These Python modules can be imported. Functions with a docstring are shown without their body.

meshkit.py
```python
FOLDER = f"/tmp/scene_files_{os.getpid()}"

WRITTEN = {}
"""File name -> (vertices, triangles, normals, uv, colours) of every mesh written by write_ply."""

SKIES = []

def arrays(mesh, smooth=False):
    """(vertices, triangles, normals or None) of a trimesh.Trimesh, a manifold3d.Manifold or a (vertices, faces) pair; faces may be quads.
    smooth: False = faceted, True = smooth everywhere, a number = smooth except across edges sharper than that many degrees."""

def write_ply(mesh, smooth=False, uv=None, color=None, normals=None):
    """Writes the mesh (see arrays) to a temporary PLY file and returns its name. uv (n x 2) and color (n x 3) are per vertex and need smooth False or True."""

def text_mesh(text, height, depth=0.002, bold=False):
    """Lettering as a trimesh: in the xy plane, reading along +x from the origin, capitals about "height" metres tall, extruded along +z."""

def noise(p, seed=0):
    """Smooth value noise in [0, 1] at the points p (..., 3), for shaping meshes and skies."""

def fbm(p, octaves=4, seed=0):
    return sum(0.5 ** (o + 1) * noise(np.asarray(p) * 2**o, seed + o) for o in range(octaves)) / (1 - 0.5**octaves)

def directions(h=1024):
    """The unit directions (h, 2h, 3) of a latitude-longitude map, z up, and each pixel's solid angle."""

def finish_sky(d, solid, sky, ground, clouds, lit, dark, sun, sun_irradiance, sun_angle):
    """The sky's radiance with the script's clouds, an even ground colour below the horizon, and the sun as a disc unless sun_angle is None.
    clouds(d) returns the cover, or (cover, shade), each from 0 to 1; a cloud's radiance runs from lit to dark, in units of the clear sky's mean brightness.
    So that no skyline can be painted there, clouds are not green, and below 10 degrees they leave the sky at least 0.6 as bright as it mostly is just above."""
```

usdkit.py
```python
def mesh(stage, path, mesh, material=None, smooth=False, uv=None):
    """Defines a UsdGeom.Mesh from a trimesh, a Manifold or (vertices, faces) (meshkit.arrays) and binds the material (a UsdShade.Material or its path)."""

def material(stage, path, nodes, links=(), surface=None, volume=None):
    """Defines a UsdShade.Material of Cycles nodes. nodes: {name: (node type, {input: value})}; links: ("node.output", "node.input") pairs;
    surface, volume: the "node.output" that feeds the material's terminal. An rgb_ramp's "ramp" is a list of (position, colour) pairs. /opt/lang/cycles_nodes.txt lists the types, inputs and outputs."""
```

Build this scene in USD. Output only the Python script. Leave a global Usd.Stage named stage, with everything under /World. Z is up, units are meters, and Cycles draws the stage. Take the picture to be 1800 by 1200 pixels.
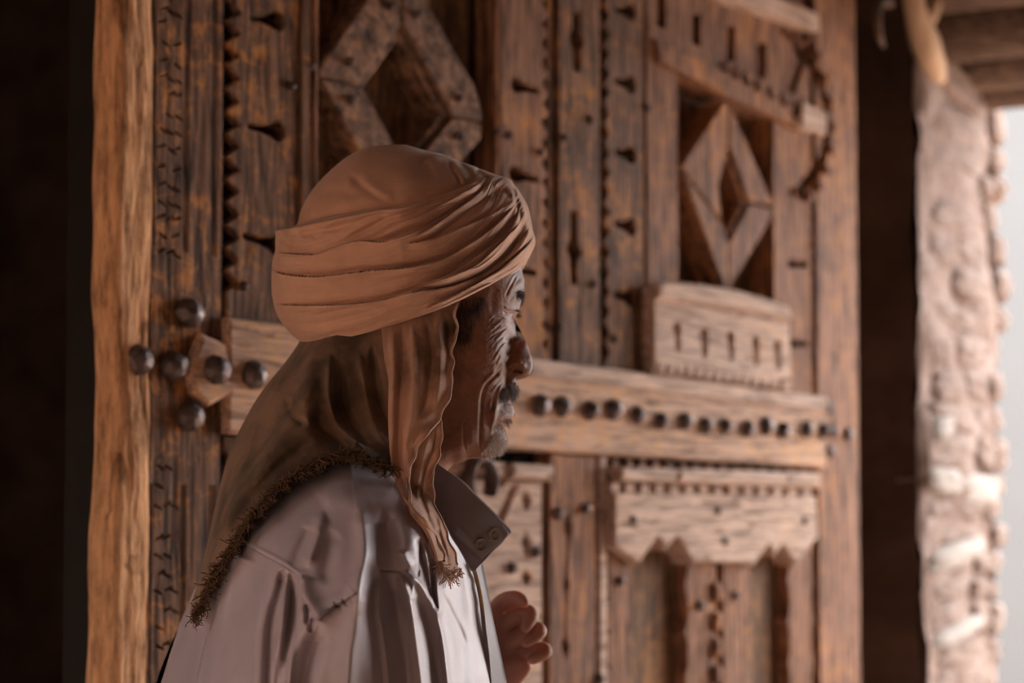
import math, random
import numpy as np
import trimesh, manifold3d, usdkit, meshkit
from shapely.geometry import Polygon, Point, LineString, box as sbox
from shapely.ops import unary_union
from shapely import affinity
from scipy.interpolate import RBFInterpolator, PchipInterpolator, RectBivariateSpline
from pxr import Usd, UsdGeom, UsdLux, UsdShade, Gf, Sdf, Vt

stage = Usd.Stage.CreateInMemory()
UsdGeom.SetStageUpAxis(stage, 'Z'); UsdGeom.SetStageMetersPerUnit(stage, 1.0)
UsdGeom.Xform.Define(stage, '/World'); UsdGeom.Scope.Define(stage, '/World/Looks')
RNG = np.random.default_rng(7); random.seed(7)

# ------------------------------------------------------------------ camera, sky, light, exposure
FPX, PYC, TH, CAMH = 2500.0, 823.0, math.atan(0.037), 1.38
cam = UsdGeom.Camera.Define(stage, '/World/camera')
cam.CreateHorizontalApertureAttr(36.0); cam.CreateVerticalApertureAttr(24.0)
cam.CreateFocalLengthAttr(36.0 * FPX / 1800)
cam.CreateVerticalApertureOffsetAttr((PYC - 600) * 36.0 / 1800)
cam.CreateFStopAttr(3.5); cam.CreateFocusDistanceAttr(1.19)
cam.CreateClippingRangeAttr((0.05, 500.0))
cam.CreateExposureAttr(-1.2)
cam.AddTranslateOp().Set(Gf.Vec3d(0, 0, CAMH)); cam.AddRotateXOp().Set(90 + math.degrees(TH))
SKY, SKY_COLOR = 11.0, (1.0, 0.985, 0.985)
dome = UsdLux.DomeLight.Define(stage, '/World/sky')
dome.CreateIntensityAttr(SKY); dome.CreateColorAttr(Gf.Vec3f(*SKY_COLOR))

cT, sT = math.cos(TH), math.sin(TH)
def ray(px, py):
    u = (np.asarray(px, float) - 900) / FPX; v = (PYC - np.asarray(py, float)) / FPX
    return np.stack([u, cT - v * sT, sT + v * cT], -1)
def at(px, py, Y):
    """the point of the world that the photograph shows at a pixel, Y metres in front of the camera"""
    r = ray(px, py)
    return r * (np.asarray(Y, float) / r[..., 1])[..., None] + [0, 0, CAMH]

# ------------------------------------------------------------------ helpers
USED = {}
def fresh(parent, name):
    k = USED.get((parent, name), 0); USED[(parent, name)] = k + 1
    return f'{parent}/{name}' if k == 0 else f'{parent}/{name}_{k:03d}'
def tag(prim, **kw):
    for k, v in kw.items():
        if v: prim.SetCustomDataByKey(k, v)
    return prim
def thing(name, loc=(0, 0, 0), rz=0.0, **kw):
    x = UsdGeom.Xform.Define(stage, fresh('/World', name))
    x.AddTranslateOp().Set(Gf.Vec3d(*map(float, loc)))
    if rz: x.AddRotateZOp().Set(math.degrees(rz))
    tag(x.GetPrim(), **kw); return str(x.GetPath())
def obj(name, mesh, mat, parent='/World', smooth=False, **kw):
    p = fresh(parent, name)
    m = usdkit.mesh(stage, p, mesh, '/World/Looks/' + mat, smooth=smooth)
    tag(m.GetPrim(), **kw); return p
def grid_faces(nr, nc, wrap=False):
    i, j = np.meshgrid(np.arange(nr - 1), np.arange(nc if wrap else nc - 1), indexing='ij')
    a = i * nc + j; b = i * nc + (j + 1) % nc
    return np.stack([a, b, b + nc, a + nc], -1).reshape(-1, 4)
def quads_tri(q): return np.vstack([q[:, [0, 1, 2]], q[:, [0, 2, 3]]])
def cat(ms): return trimesh.util.concatenate(ms)
def sphere_hull(pts):
    return trimesh.convex.convex_hull(np.asarray(pts))
def polys(g):
    return [p for p in (g.geoms if hasattr(g, 'geoms') else [g]) if p.geom_type == 'Polygon' and p.area > 1e-7]
def tri2(p):
    v, f = trimesh.creation.triangulate_polygon(p, engine='earcut'); return np.asarray(v), np.asarray(f)
def plate(poly, n0, n1, bevel=0.002, jitter=0.0008, dens=0.02, seed=0):
    """a board: a polygon (s, z) of the door plane, from depth n0 to its face n1, with worn chamfered edges"""
    out = []
    for p in polys(poly):
        if dens:
            p = p.segmentize(dens)
            def jit(r):
                c = np.asarray(r.coords)[:-1]
                q = np.c_[c * 40, np.full(len(c), seed * 3.7)]
                return c + jitter * 2 * np.c_[meshkit.noise(q, 1) - .5, meshkit.noise(q, 2) - .5]
            q = Polygon(jit(p.exterior), [jit(i) for i in p.interiors])
            p = q if q.is_valid else p
        for p in polys(p):
            inner = p.buffer(-bevel, join_style=2) if bevel else p
            for q in polys(inner):
                v, f = tri2(q); out.append((np.c_[v[:, 0], np.full(len(v), -n1), v[:, 1]], f, 1))
            if bevel and not inner.is_empty:
                for q in polys(p.difference(inner)):
                    v, f = tri2(q)
                    b = p.boundary
                    on = np.array([b.distance(Point(x)) < bevel * .3 for x in v])
                    out.append((np.c_[v[:, 0], np.where(on, -(n1 - bevel), -n1), v[:, 1]], f, 1))
            for r in [p.exterior, *p.interiors]:
                c = np.asarray(r.coords); a, b = c[:-1], c[1:]; k = len(a); top = n1 - bevel
                v = np.vstack([np.c_[a[:, 0], np.full(k, -top), a[:, 1]], np.c_[b[:, 0], np.full(k, -top), b[:, 1]],
                               np.c_[b[:, 0], np.full(k, -n0), b[:, 1]], np.c_[a[:, 0], np.full(k, -n0), a[:, 1]]])
                i = np.arange(k); out.append((v, np.vstack([np.c_[i, i + k, i + 2 * k], np.c_[i, i + 2 * k, i + 3 * k]]), 0))
    V, Fc, o = [], [], 0
    for v, f, _ in out: V.append(v); Fc.append(f + o); o += len(v)
    m = trimesh.Trimesh(np.vstack(V), np.vstack(Fc), process=False)
    # orient the faces of caps towards -y (the viewer)
    tn = np.cross(m.vertices[m.faces[:, 1]] - m.vertices[m.faces[:, 0]], m.vertices[m.faces[:, 2]] - m.vertices[m.faces[:, 0]])
    f = np.array(m.faces); flip = tn[:, 1] > 1e-12; f[flip] = f[flip][:, ::-1]
    return (np.array(m.vertices), f)

# ------------------------------------------------------------------ materials
def wood(name, axis, dark, mid, worn, worn_at=.55, worn_w=.12, rough=.78, bump=.6, scale=1.0, seed=0.0):
    g = {'x': (6, 75, 75), 'z': (75, 75, 6), 'u': (34, 50, 34), 'b': (60, 60, 9)}[axis]
    g = tuple(k * scale for k in g)
    h = {'x': (7, 46, 46), 'z': (46, 46, 7), 'u': (16, 22, 16), 'b': (26, 26, 9)}[axis]
    usdkit.material(stage, '/World/Looks/' + name, {
        'tc': ('texture_coordinate', {}), 'oi': ('object_info', {}),
        'off': ('math', {'math_type': 'multiply_add', 'value2': 17.0, 'value3': seed}),
        'ov': ('combine_xyz', {}), 'add': ('vector_math', {'math_type': 'add'}),
        'mg': ('mapping', {'mapping_type': 'point', 'scale': g}), 'mh': ('mapping', {'mapping_type': 'point', 'scale': h}),
        'ng': ('noise_texture', {'scale': 1.6, 'detail': 6.0, 'roughness': .68, 'distortion': .35}),
        'wv': ('noise_texture', {'scale': 1.0, 'detail': 3.0, 'roughness': .5, 'distortion': 1.6}),
        'np': ('noise_texture', {'scale': 42.0, 'detail': 8.0, 'roughness': .74, 'distortion': .5}),
        'nl': ('noise_texture', {'scale': 4.5, 'detail': 3.0, 'roughness': .6}),
        'cr': ('rgb_ramp', {'ramp': [(0.36, dark), (0.48, tuple(.55 * a + .45 * b for a, b in zip(dark, mid))), (0.62, mid)]}),
        'wr': ('rgb_ramp', {'ramp': [(0.32, tuple(.55 * c for c in worn)), (0.62, worn)]}),
        'sum': ('math', {'math_type': 'multiply_add', 'value2': .5}),
        'sum2': ('math', {'math_type': 'multiply_add', 'value2': .22}), 'sum3': ('math', {'math_type': 'multiply', 'value2': .28}),
        'mk': ('map_range', {'range_type': 'smoothstep', 'from_min': worn_at - worn_w, 'from_max': worn_at + worn_w, 'to_min': 0.0, 'to_max': 1.0}),
        'mix': ('mix_color', {'blend_type': 'mix'}),
        'hole': ('rgb_ramp', {'ramp': [(0.30, (.26, .19, .15)), (0.38, (1, 1, 1))]}),
        'mul': ('mix_color', {'blend_type': 'multiply', 'fac': .8}),
        'bm1': ('bump', {'height': 0, 'distance': .0045, 'strength': bump}),
        'bm2': ('bump', {'height': 0, 'distance': .006, 'strength': bump * .8}),
        'bv': ('bevel', {'samples': 4, 'radius': .002}),
        'p': ('principled_bsdf', {'roughness': rough, 'specular_ior_level': .22})},
        [('oi.random', 'off.value1'), ('off.value', 'ov.x'), ('off.value', 'ov.z'), ('tc.object', 'add.vector1'), ('ov.vector', 'add.vector2'),
         ('add.vector', 'mg.vector'), ('add.vector', 'mh.vector'), ('mg.vector', 'ng.vector'), ('mh.vector', 'wv.vector'),
         ('add.vector', 'np.vector'), ('add.vector', 'nl.vector'),
         ('ng.fac', 'cr.fac'), ('ng.fac', 'wr.fac'),
         ('np.fac', 'sum.value1'), ('ng.fac', 'sum2.value1'), ('nl.fac', 'sum3.value1'), ('sum3.value', 'sum2.value3'), ('sum2.value', 'sum.value3'),
         ('sum.value', 'mk.value'), ('mk.result', 'mix.fac'), ('cr.color', 'mix.a'), ('wr.color', 'mix.b'),
         ('wv.fac', 'hole.fac'), ('mix.result', 'mul.a'), ('hole.color', 'mul.b'), ('mul.result', 'p.base_color'),
         ('bv.bevel', 'bm2.normal'), ('wv.fac', 'bm2.height'), ('bm2.normal', 'bm1.normal'), ('ng.fac', 'bm1.height'), ('bm1.normal', 'p.normal')],
        surface='p.BSDF')
def simple(name, base, var=.25, scale=30.0, rough=.8, bump=.3, dist=.002, spec=.3, sheen=0.0, detail=5.0, metallic=0.0, mapping=(1, 1, 1), second=None, second_scale=6.0, second_at=.55, second_w=.08, sss=0.0, weave=0.0, through=None):
    lo = tuple(c * (1 - var) for c in base); hi = tuple(c * (1 + var) for c in base)
    nodes = {'tc': ('texture_coordinate', {}), 'mp': ('mapping', {'mapping_type': 'point', 'scale': mapping}),
             'n': ('noise_texture', {'scale': scale, 'detail': detail, 'roughness': .62}),
             'r': ('rgb_ramp', {'ramp': [(.3, lo), (.7, hi)]}),
             'b': ('bump', {'distance': dist, 'strength': bump}),
             'p': ('principled_bsdf', {'roughness': rough, 'specular_ior_level': spec, 'sheen_weight': sheen, 'sheen_roughness': .4, 'metallic': metallic})}
    links = [('tc.object', 'mp.vector'), ('mp.vector', 'n.vector'), ('n.fac', 'r.fac'), ('n.fac', 'b.height'), ('b.normal', 'p.normal')]
    if sss:
        nodes['p'][1].update({'subsurface_weight': sss, 'subsurface_scale': .004, 'subsurface_radius': (1, .35, .2)})
    if weave:
        nodes['wn'] = ('noise_texture', {'scale': weave, 'detail': 2.0}); nodes['b2'] = ('bump', {'distance': .0004, 'strength': .35})
        links = [l for l in links if l[0] != 'b.normal'] + [('tc.object', 'wn.vector'), ('wn.fac', 'b2.height'), ('b.normal', 'b2.normal'), ('b2.normal', 'p.normal')]
    if second is not None:
        nodes['n2'] = ('noise_texture', {'scale': second_scale, 'detail': 5.0, 'roughness': .6})
        nodes['m2'] = ('map_range', {'range_type': 'smoothstep', 'from_min': second_at - second_w, 'from_max': second_at + second_w})
        nodes['mx'] = ('mix_color', {'blend_type': 'mix', 'b': second})
        links += [('mp.vector', 'n2.vector'), ('n2.fac', 'm2.value'), ('m2.result', 'mx.fac'), ('r.color', 'mx.a'), ('mx.result', 'p.base_color')]
    else: links.append(('r.color', 'p.base_color'))
    if through:
        nodes['tl'] = ('translucent_bsdf', {'color': through[1]}); nodes['ms'] = ('mix_closure', {'fac': through[0]})
        links += [('p.BSDF', 'ms.closure1'), ('tl.BSDF', 'ms.closure2')]
    usdkit.material(stage, '/World/Looks/' + name, nodes, links, surface='ms.closure' if through else 'p.BSDF')

DK, MD, OR = (.032, .016, .010), (.265, .142, .09), (.54, .228, .07)
wood('wood_upright', 'z', DK, MD, OR, .545, .045)
wood('wood_upright_pale', 'z', (.055, .029, .018), (.42, .208, .128), (.55, .24, .088), .545, .05)
wood('wood_cross', 'x', (.24, .145, .105), (.78, .52, .385), (.80, .47, .265), .535, .05)
wood('wood_slanted', 'u', (.05, .028, .02), (.34, .19, .122), (.48, .23, .10), .565, .05)
wood('wood_panel', 'z', (.045, .026, .017), (.29, .175, .11), (.46, .22, .09), .55, .06)
wood('wood_bark', 'b', (.22, .10, .048), (.78, .42, .22), (.80, .44, .225), .5, .10, rough=.9, bump=1.0)
wood('wood_old_beam', 'x', (.045, .029, .022), (.22, .145, .11), (.28, .155, .09), .62, .1, rough=.85, bump=.8)
wood('wood_grey_carved', 'x', (.30, .20, .155), (.78, .57, .455), (.76, .47, .29), .575, .06)
simple('shade_black_wood', (.012, .009, .007), rough=.9)  # near-black stands in for shade in slots, gaps and along the leaf edge
simple('iron', (.13, .098, .092), .4, 90, rough=.5, bump=.5, dist=.002, spec=.6, metallic=.75)
simple('mud_plaster', (.215, .143, .115), .35, 26, rough=.95, bump=.8, dist=.012, second=(.28, .207, .178), second_scale=9)
simple('mud_brick', (.21, .145, .118), .35, 45, rough=.95, bump=.8, dist=.006, second=(.275, .208, .18), second_scale=16)
simple('pale_stone', (.32, .275, .245), .15, 30, rough=.9, bump=.6, dist=.004)
simple('shade_mud', (.035, .022, .017), .4, 7, rough=.95, bump=.6, dist=.01)  # mud darkened, the shade of the passage put into its colour
simple('shade_mud_brown', (.075, .046, .035), .5, 5, rough=.95, bump=.8, dist=.015)  # browner dark mud, again with shade in the colour
simple('pale_bark', (.62, .44, .30), .2, 12, rough=.8, bump=.5, dist=.004)
simple('earth_floor', (.36, .25, .18), .25, 8, rough=.95, bump=.6, dist=.01)
simple('bounce_plaster', (.60, .40, .285), .15, 6, rough=.95, bump=.5, dist=.02)  # warm colour chosen to tint the bounced fill
simple('lane_dust', (.55, .45, .36), .15, 2, rough=.95, bump=.3, dist=.02)
simple('glare_dark_grey', (.075, .076, .077), .03, 3, rough=.95, bump=.1, dist=.01)  # dark grey so the glaring gateway strip stays below white
# ------------------------------------------------------------------ the setting
def ring_wall(plan, z0, z1, nz, amp, seed, freq=7.0, cap=True, zs=None):
    """a closed wall from a dense plan outline, roughened sideways"""
    plan = np.asarray(plan); z = np.linspace(z0, z1, nz) if zs is None else np.asarray(zs); nz = len(z); k = len(plan)
    t = np.roll(plan, -1, 0) - np.roll(plan, 1, 0); nrm = np.c_[t[:, 1], -t[:, 0]]; nrm /= np.linalg.norm(nrm, axis=1, keepdims=True) + 1e-9
    P = np.zeros((nz, k, 3)); P[..., 0] = plan[:, 0]; P[..., 1] = plan[:, 1]; P[..., 2] = z[:, None]
    q = P * [freq, freq, freq * .8]
    dsp = amp * ((meshkit.fbm(q, 4, seed) - .5) * 2 + .5 * (meshkit.fbm(q * [3, 3, 3.5], 3, seed + 5) - .5))
    P[..., :2] += nrm[None] * dsp[..., None]
    f = quads_tri(grid_faces(nz, k, True)); V = P.reshape(-1, 3)
    c0, c1 = len(V), len(V) + 1
    V = np.vstack([V, P[0].mean(0), P[-1].mean(0)]); i = np.arange(k); j = (i + 1) % k
    f = np.vstack([f, np.c_[np.full(k, c0), j, i], np.c_[np.full(k, c1), (nz - 1) * k + i, (nz - 1) * k + j]])
    m = trimesh.Trimesh(V, f, process=False)
    if m.volume < 0: m.invert()
    return m
def dense(pts, step):
    out = []
    for a, b in zip(pts, pts[1:] + pts[:1]):
        a, b = np.array(a[:2]), np.array(b[:2]); n = max(1, int(np.ceil(np.linalg.norm(b - a) / step)))
        out += [a + (b - a) * i / n for i in range(n)]
    return np.array(out)
def rect_wall(a, b, thick, z0, z1, step=.08, amp=.02, seed=0, nz=None):
    a, b = np.array(a), np.array(b); t = (b - a) / np.linalg.norm(b - a); n = np.array([-t[1], t[0]])
    return ring_wall(dense([a, b, b + n * thick, a + n * thick], step), z0, z1, nz or int((z1 - z0) / step) + 2, amp, seed)

W = np.array([.9292, -.3696]); O = np.array([.3696, .9292])            # along the gate wall, and out through it
A = np.array([.850, 2.95]); B = np.array([1.152, 3.40])               # the visible jamb of the gate: inner and outer corner
JD = (B - A) / np.linalg.norm(B - A); JN = np.array([JD[1], -JD[0]])
GATE = 1.9; LINTEL = 2.37
A2 = A + GATE * W
wf = thing('wall_far', kind='structure', label='thick rough mud wall pierced by the gateway at right', category='wall')
# inner face between the leaf and the jamb, its shade painted dark
obj('inner_face', rect_wall(A - .012 * W, A - 3.4 * W, -.5, 0, 3.3, .09, .03, 3), 'shade_mud_brown', wf, smooth=40, label='inner face of the wall behind the door, shade put into its dark colour')
jl = dense([A, B], .02); jr = dense([B, B - .9 * W, A - .30 * W + .12 * O, A - .03 * W + .02 * O], .12)
plan = np.vstack([jl[:-1][: len(dense([A, B], .02)) // 2 + 1], jr])
obj('jamb', ring_wall(plan, 0, 3.3, 190, .030, 11, 6.0), 'mud_plaster', wf, smooth=50, label='sunlit rough mud reveal of the gateway')
obj('masonry', rect_wall(A2, A2 + 2.3 * W, .55, 0, 3.3, .15, .03, 5), 'mud_plaster', wf, smooth=40)
obj('masonry', rect_wall(A - .1 * W + .12 * O, A2 + .3 * W + .12 * O, .45, LINTEL + .28, 3.3, .15, .02, 6), 'mud_plaster', wf, smooth=40)
def J(px, py):
    r = ray(px, py); t = (A @ JN) / (r[..., :2] @ JN); return r * t[..., None] + [0, 0, CAMH]
def rough_block(c, half, axes, amp, seed, sub=3, power=4.0):
    """a worn stone or brick: a rounded box, roughened"""
    m = trimesh.creation.icosphere(subdivisions=sub); v = np.array(m.vertices)
    v = v / (np.abs(v) ** power).sum(1, keepdims=True) ** (1 / power)
    v = v * (1 + amp * (meshkit.fbm(v * 2.2 + seed * 9.1, 4, seed) - .5) * 2)[:, None]
    v = (v * half) @ np.asarray(axes) + c
    return trimesh.Trimesh(v, m.faces, process=False)
JAX = np.array([[JD[0], JD[1], 0], [JN[0], JN[1], 0], [0, 0, 1.0]])
def jamb_block(px, py, w, h, mat, proud, seed, tilt=0.0, amp=.16, **kw):
    c = J(px, py); e0, e1 = J(px - w / 2, py), J(px + w / 2, py); L = np.linalg.norm(e1 - e0) / 2
    hz = h / 2 / FPX * c[1]
    ct, st = math.cos(tilt), math.sin(tilt)
    ax = np.array([[JAX[0][0] * ct, JAX[0][1] * ct, st], JAX[1], [-JAX[0][0] * st, -JAX[0][1] * st, ct]])
    obj(kw.pop('name', 'brick'), rough_block(c + np.array([JN[0], JN[1], 0]) * (proud - .035), (L, .05, hz), ax, amp, seed), mat, wf, smooth=True, **kw)
r_ = np.random.default_rng(21)
y = 120.0; k = 0
while y < 1230:
    h = r_.uniform(40, 72); x = 1630 + r_.uniform(-8, 8)
    while x < 1752:
        w = r_.uniform(45, 120)
        if x + w > 1720: w = max(24, 1738 + r_.uniform(-10, 8) - x)
        dense_here = .25 + .6 * min(1, max(0, (y - 350) / 500))
        if r_.random() < dense_here or x + w > 1722:
            jamb_block(x + w / 2, y + h / 2, w * .95, h * .92, 'mud_brick', r_.uniform(-.012, .006), k, r_.uniform(-.10, .10), .22); 
        k += 1; x += w
    y += h
for px, py, w, h, t in [(1678, 973, 100, 42, .10), (1678, 1108, 92, 30, .10), (1652, 845, 56, 50, 0), (1712, 862, 76, 58, 0), (1646, 752, 36, 46, .2)]:
    jamb_block(px, py, w, h, 'pale_stone', .012, int(px + py), t, .12, name='stone', label='pale flat stone built into the gateway reveal')
# lintel beams laid over the gateway
def log(p0, p1, r0, r1, seed, n=40, k=20, amp=.14):
    p0, p1 = np.array(p0, float), np.array(p1, float); t = np.linspace(0, 1, n); d = (p1 - p0) / np.linalg.norm(p1 - p0)
    u = np.cross(d, [0, 0, 1.0]); u = u / np.linalg.norm(u) if np.linalg.norm(u) > 1e-3 else np.array([1.0, 0, 0]); w = np.cross(d, u)
    a = np.arange(k) * 2 * np.pi / k; C = p0 + (p1 - p0) * t[:, None]
    dirs = np.cos(a)[:, None] * u + np.sin(a)[:, None] * w
    L = np.linalg.norm(p1 - p0)
    q = np.concatenate([np.broadcast_to(dirs[None] * 1.4, (n, k, 3)), np.zeros((n, k, 0))], -1) + (t * L * 1.2)[:, None, None] * d + seed * 7.7
    rr = (r0 + (r1 - r0) * t)[:, None] * (1 + amp * 2 * (meshkit.fbm(q, 4, seed) - .5))
    V = C[:, None] + dirs[None] * rr[..., None]
    V = np.vstack([V.reshape(-1, 3), p0, p1]); i = np.arange(k); j = (i + 1) % k
    f = np.vstack([quads_tri(grid_faces(n, k, True)), np.c_[np.full(k, n * k), j, i], np.c_[np.full(k, n * k + 1), (n - 1) * k + i, (n - 1) * k + j]])
    m = trimesh.Trimesh(V, f, process=False)
    if m.volume < 0: m.invert()
    return m
for q, (off, z, r) in enumerate([(.02, 2.52, .075), (.17, 2.47, .085), (.33, 2.445, .08), (.47, 2.43, .075)]):
    a = A - .02 * W + off * O; b = A2 + .25 * W + off * O
    obj('lintel_beam', log([*a, z], [*b, z + .01], r, r * .95, q + 3, 70), 'wood_old_beam', wf, smooth=50)
# other walls of the gatehouse, the floor and ceiling, what is added outside
st = dict(kind='structure')
OY0, OY1 = -2.1, .75                                              # unseen doorway added at the left to let in fill
wl = thing('wall_left', label='mud wall left of the open door, its shade painted dark', category='wall', **st)
obj('masonry', rect_wall((-1.75, OY1), (-1.75, 4.35), .4, 0, 3.3, .2, .03, 8), 'shade_mud', wl, smooth=40)
obj('masonry', rect_wall((-1.75, -2.2), (-1.75, OY0), .4, 0, 3.3, .2, .03, 18), 'shade_mud', wl, smooth=40)
obj('masonry', rect_wall((-1.75, OY0 - .1), (-1.75, OY1 + .1), .4, 2.65, 3.3, .2, .03, 19), 'shade_mud', wl, smooth=40)
C4 = A2 + 2.2 * W
obj('wall_right', rect_wall((C4[0], C4[1] - .0), (C4[0], -2.2), .4, 0, 3.3, .2, .03, 9), 'mud_plaster', smooth=40, label='mud wall at the right of the gatehouse, out of view', category='wall', **st)
BX0, BX1 = -1.72, -.40                                             # another unseen doorway, added behind the viewer for fill
wb = thing('wall_back', label='mud wall with an added fill doorway behind the viewer', category='wall', **st)
obj('masonry', rect_wall((BX0, -2.2), (-2.1, -2.2), -.4, 0, 3.3, .1, .01, 10), 'mud_plaster', wb, smooth=40)
obj('masonry', rect_wall((C4[0] + .3, -2.2), (BX1, -2.2), -.4, 0, 3.3, .2, .02, 12), 'mud_plaster', wb, smooth=40)
obj('masonry', rect_wall((BX1 + .1, -2.2), (BX0 - .1, -2.2), -.4, 2.35, 3.3, .2, .02, 13), 'mud_plaster', wb, smooth=40)
def slab(x0, x1, y0, y1, z0, z1): 
    m = trimesh.creation.box((x1 - x0, y1 - y0, z1 - z0)); m.apply_translation(((x0 + x1) / 2, (y0 + y1) / 2, (z0 + z1) / 2)); return m
obj('floor', slab(-14, 24, -12, 26, -.2, 0), 'earth_floor', label='beaten earth floor of the gatehouse and lane', category='floor', **st)
rf = Polygon([(-2.1, -2.55), (C4[0] + .35, -2.55), tuple(C4 + .55 * O + .3 * W), tuple(A - 3.6 * W + .55 * O), (-2.1, 4.4)]).convex_hull
m = trimesh.creation.extrude_polygon(rf, .25, engine='earcut'); m.apply_translation((0, 0, 3.28))
obj('ceiling', m, 'shade_mud', label='dark ceiling of the gatehouse', category='ceiling', **st)
obj('courtyard_wall', ring_wall(dense([(-5.6, 5), (-6.1, 5), (-6.1, -7.2), (5, -7.2), (5, -6.7), (-5.6, -6.7)], .5), 0, 3.55, 12, .03, 15), 'bounce_plaster', smooth=40, label='added unseen mud wall that bounces warm fill into the side doorways', category='wall', **st)  # unseen wall added to bounce warm fill through both doorways
obj('lane_house', rect_wall((2.35, 9.6), (5.6, 9.4), 3.0, 0, 5.2, .4, .01, 16), 'glare_dark_grey', smooth=40, label='added house front, dark grey to hold down the glare at far right', category='house')  # house added to cover the bright sky in the gateway

# a pale crooked branch and a hooked root wedged under the lintel
cr = thing('branch', label='pale crooked peeled branch wedged under the lintel beside the gateway', category='branch')
bp_ = [J(1603, 0) + [-.02, -.06, .02], J(1612, 40) + [-.02, -.06, 0], J(1628, 90) + [-.02, -.06, 0], J(1655, 150) + [-.02, -.05, 0]]
def bent(pts, radii, seed, n=46, k=16, amp=.12):
    pts = np.array(pts); L = np.r_[0, np.cumsum(np.linalg.norm(np.diff(pts, axis=0), axis=1))]; t = np.linspace(0, L[-1], n)
    C = np.stack([PchipInterpolator(L, pts[:, i])(t) for i in range(3)], 1); r = PchipInterpolator(L, radii)(t)
    T = np.gradient(C, axis=0); T /= np.linalg.norm(T, axis=1, keepdims=True); u = np.cross(T, [.3, 1.0, .1]); u /= np.linalg.norm(u, axis=1, keepdims=True); w = np.cross(T, u); a = np.arange(k) * 2 * np.pi / k
    dirs = np.cos(a)[None, :, None] * u[:, None] + np.sin(a)[None, :, None] * w[:, None]
    V = C[:, None] + dirs * (r[:, None] * (1 + amp * 2 * (meshkit.fbm(dirs * 1.5 + t[:, None, None] * 6 + seed, 3, seed) - .5)))[..., None]
    V = np.vstack([V.reshape(-1, 3), C[0], C[-1]]); i = np.arange(k); j = (i + 1) % k
    m = trimesh.Trimesh(V, np.vstack([quads_tri(grid_faces(n, k, True)), np.c_[np.full(k, n * k), j, i], np.c_[np.full(k, n * k + 1), (n - 1) * k + i, (n - 1) * k + j]]), process=False)
    if m.volume < 0: m.invert()
    return m
obj('trunk', bent(bp_, [.020, .022, .030, .016], 2), 'pale_bark', cr, smooth=60)
obj('fork', bent([J(1622, 60) + [-.02, -.08, 0], J(1634, 25) + [-.02, -.09, 0], J(1630, -10) + [-.02, -.09, 0]], [.020, .017, .014], 5), 'pale_bark', cr, smooth=60)
obj('hooked_root', bent([J(1596, 24) + [-.05, -.05, 0], J(1580, 30) + [-.05, -.08, 0], J(1566, 55) + [-.05, -.09, 0], J(1568, 82) + [-.05, -.09, 0], J(1578, 104) + [-.05, -.08, 0]], [.007, .008, .008, .007, .004], 4), 'wood_old_beam', label='curved hooked root hanging in the dark corner under the lintel', category='root')
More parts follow.
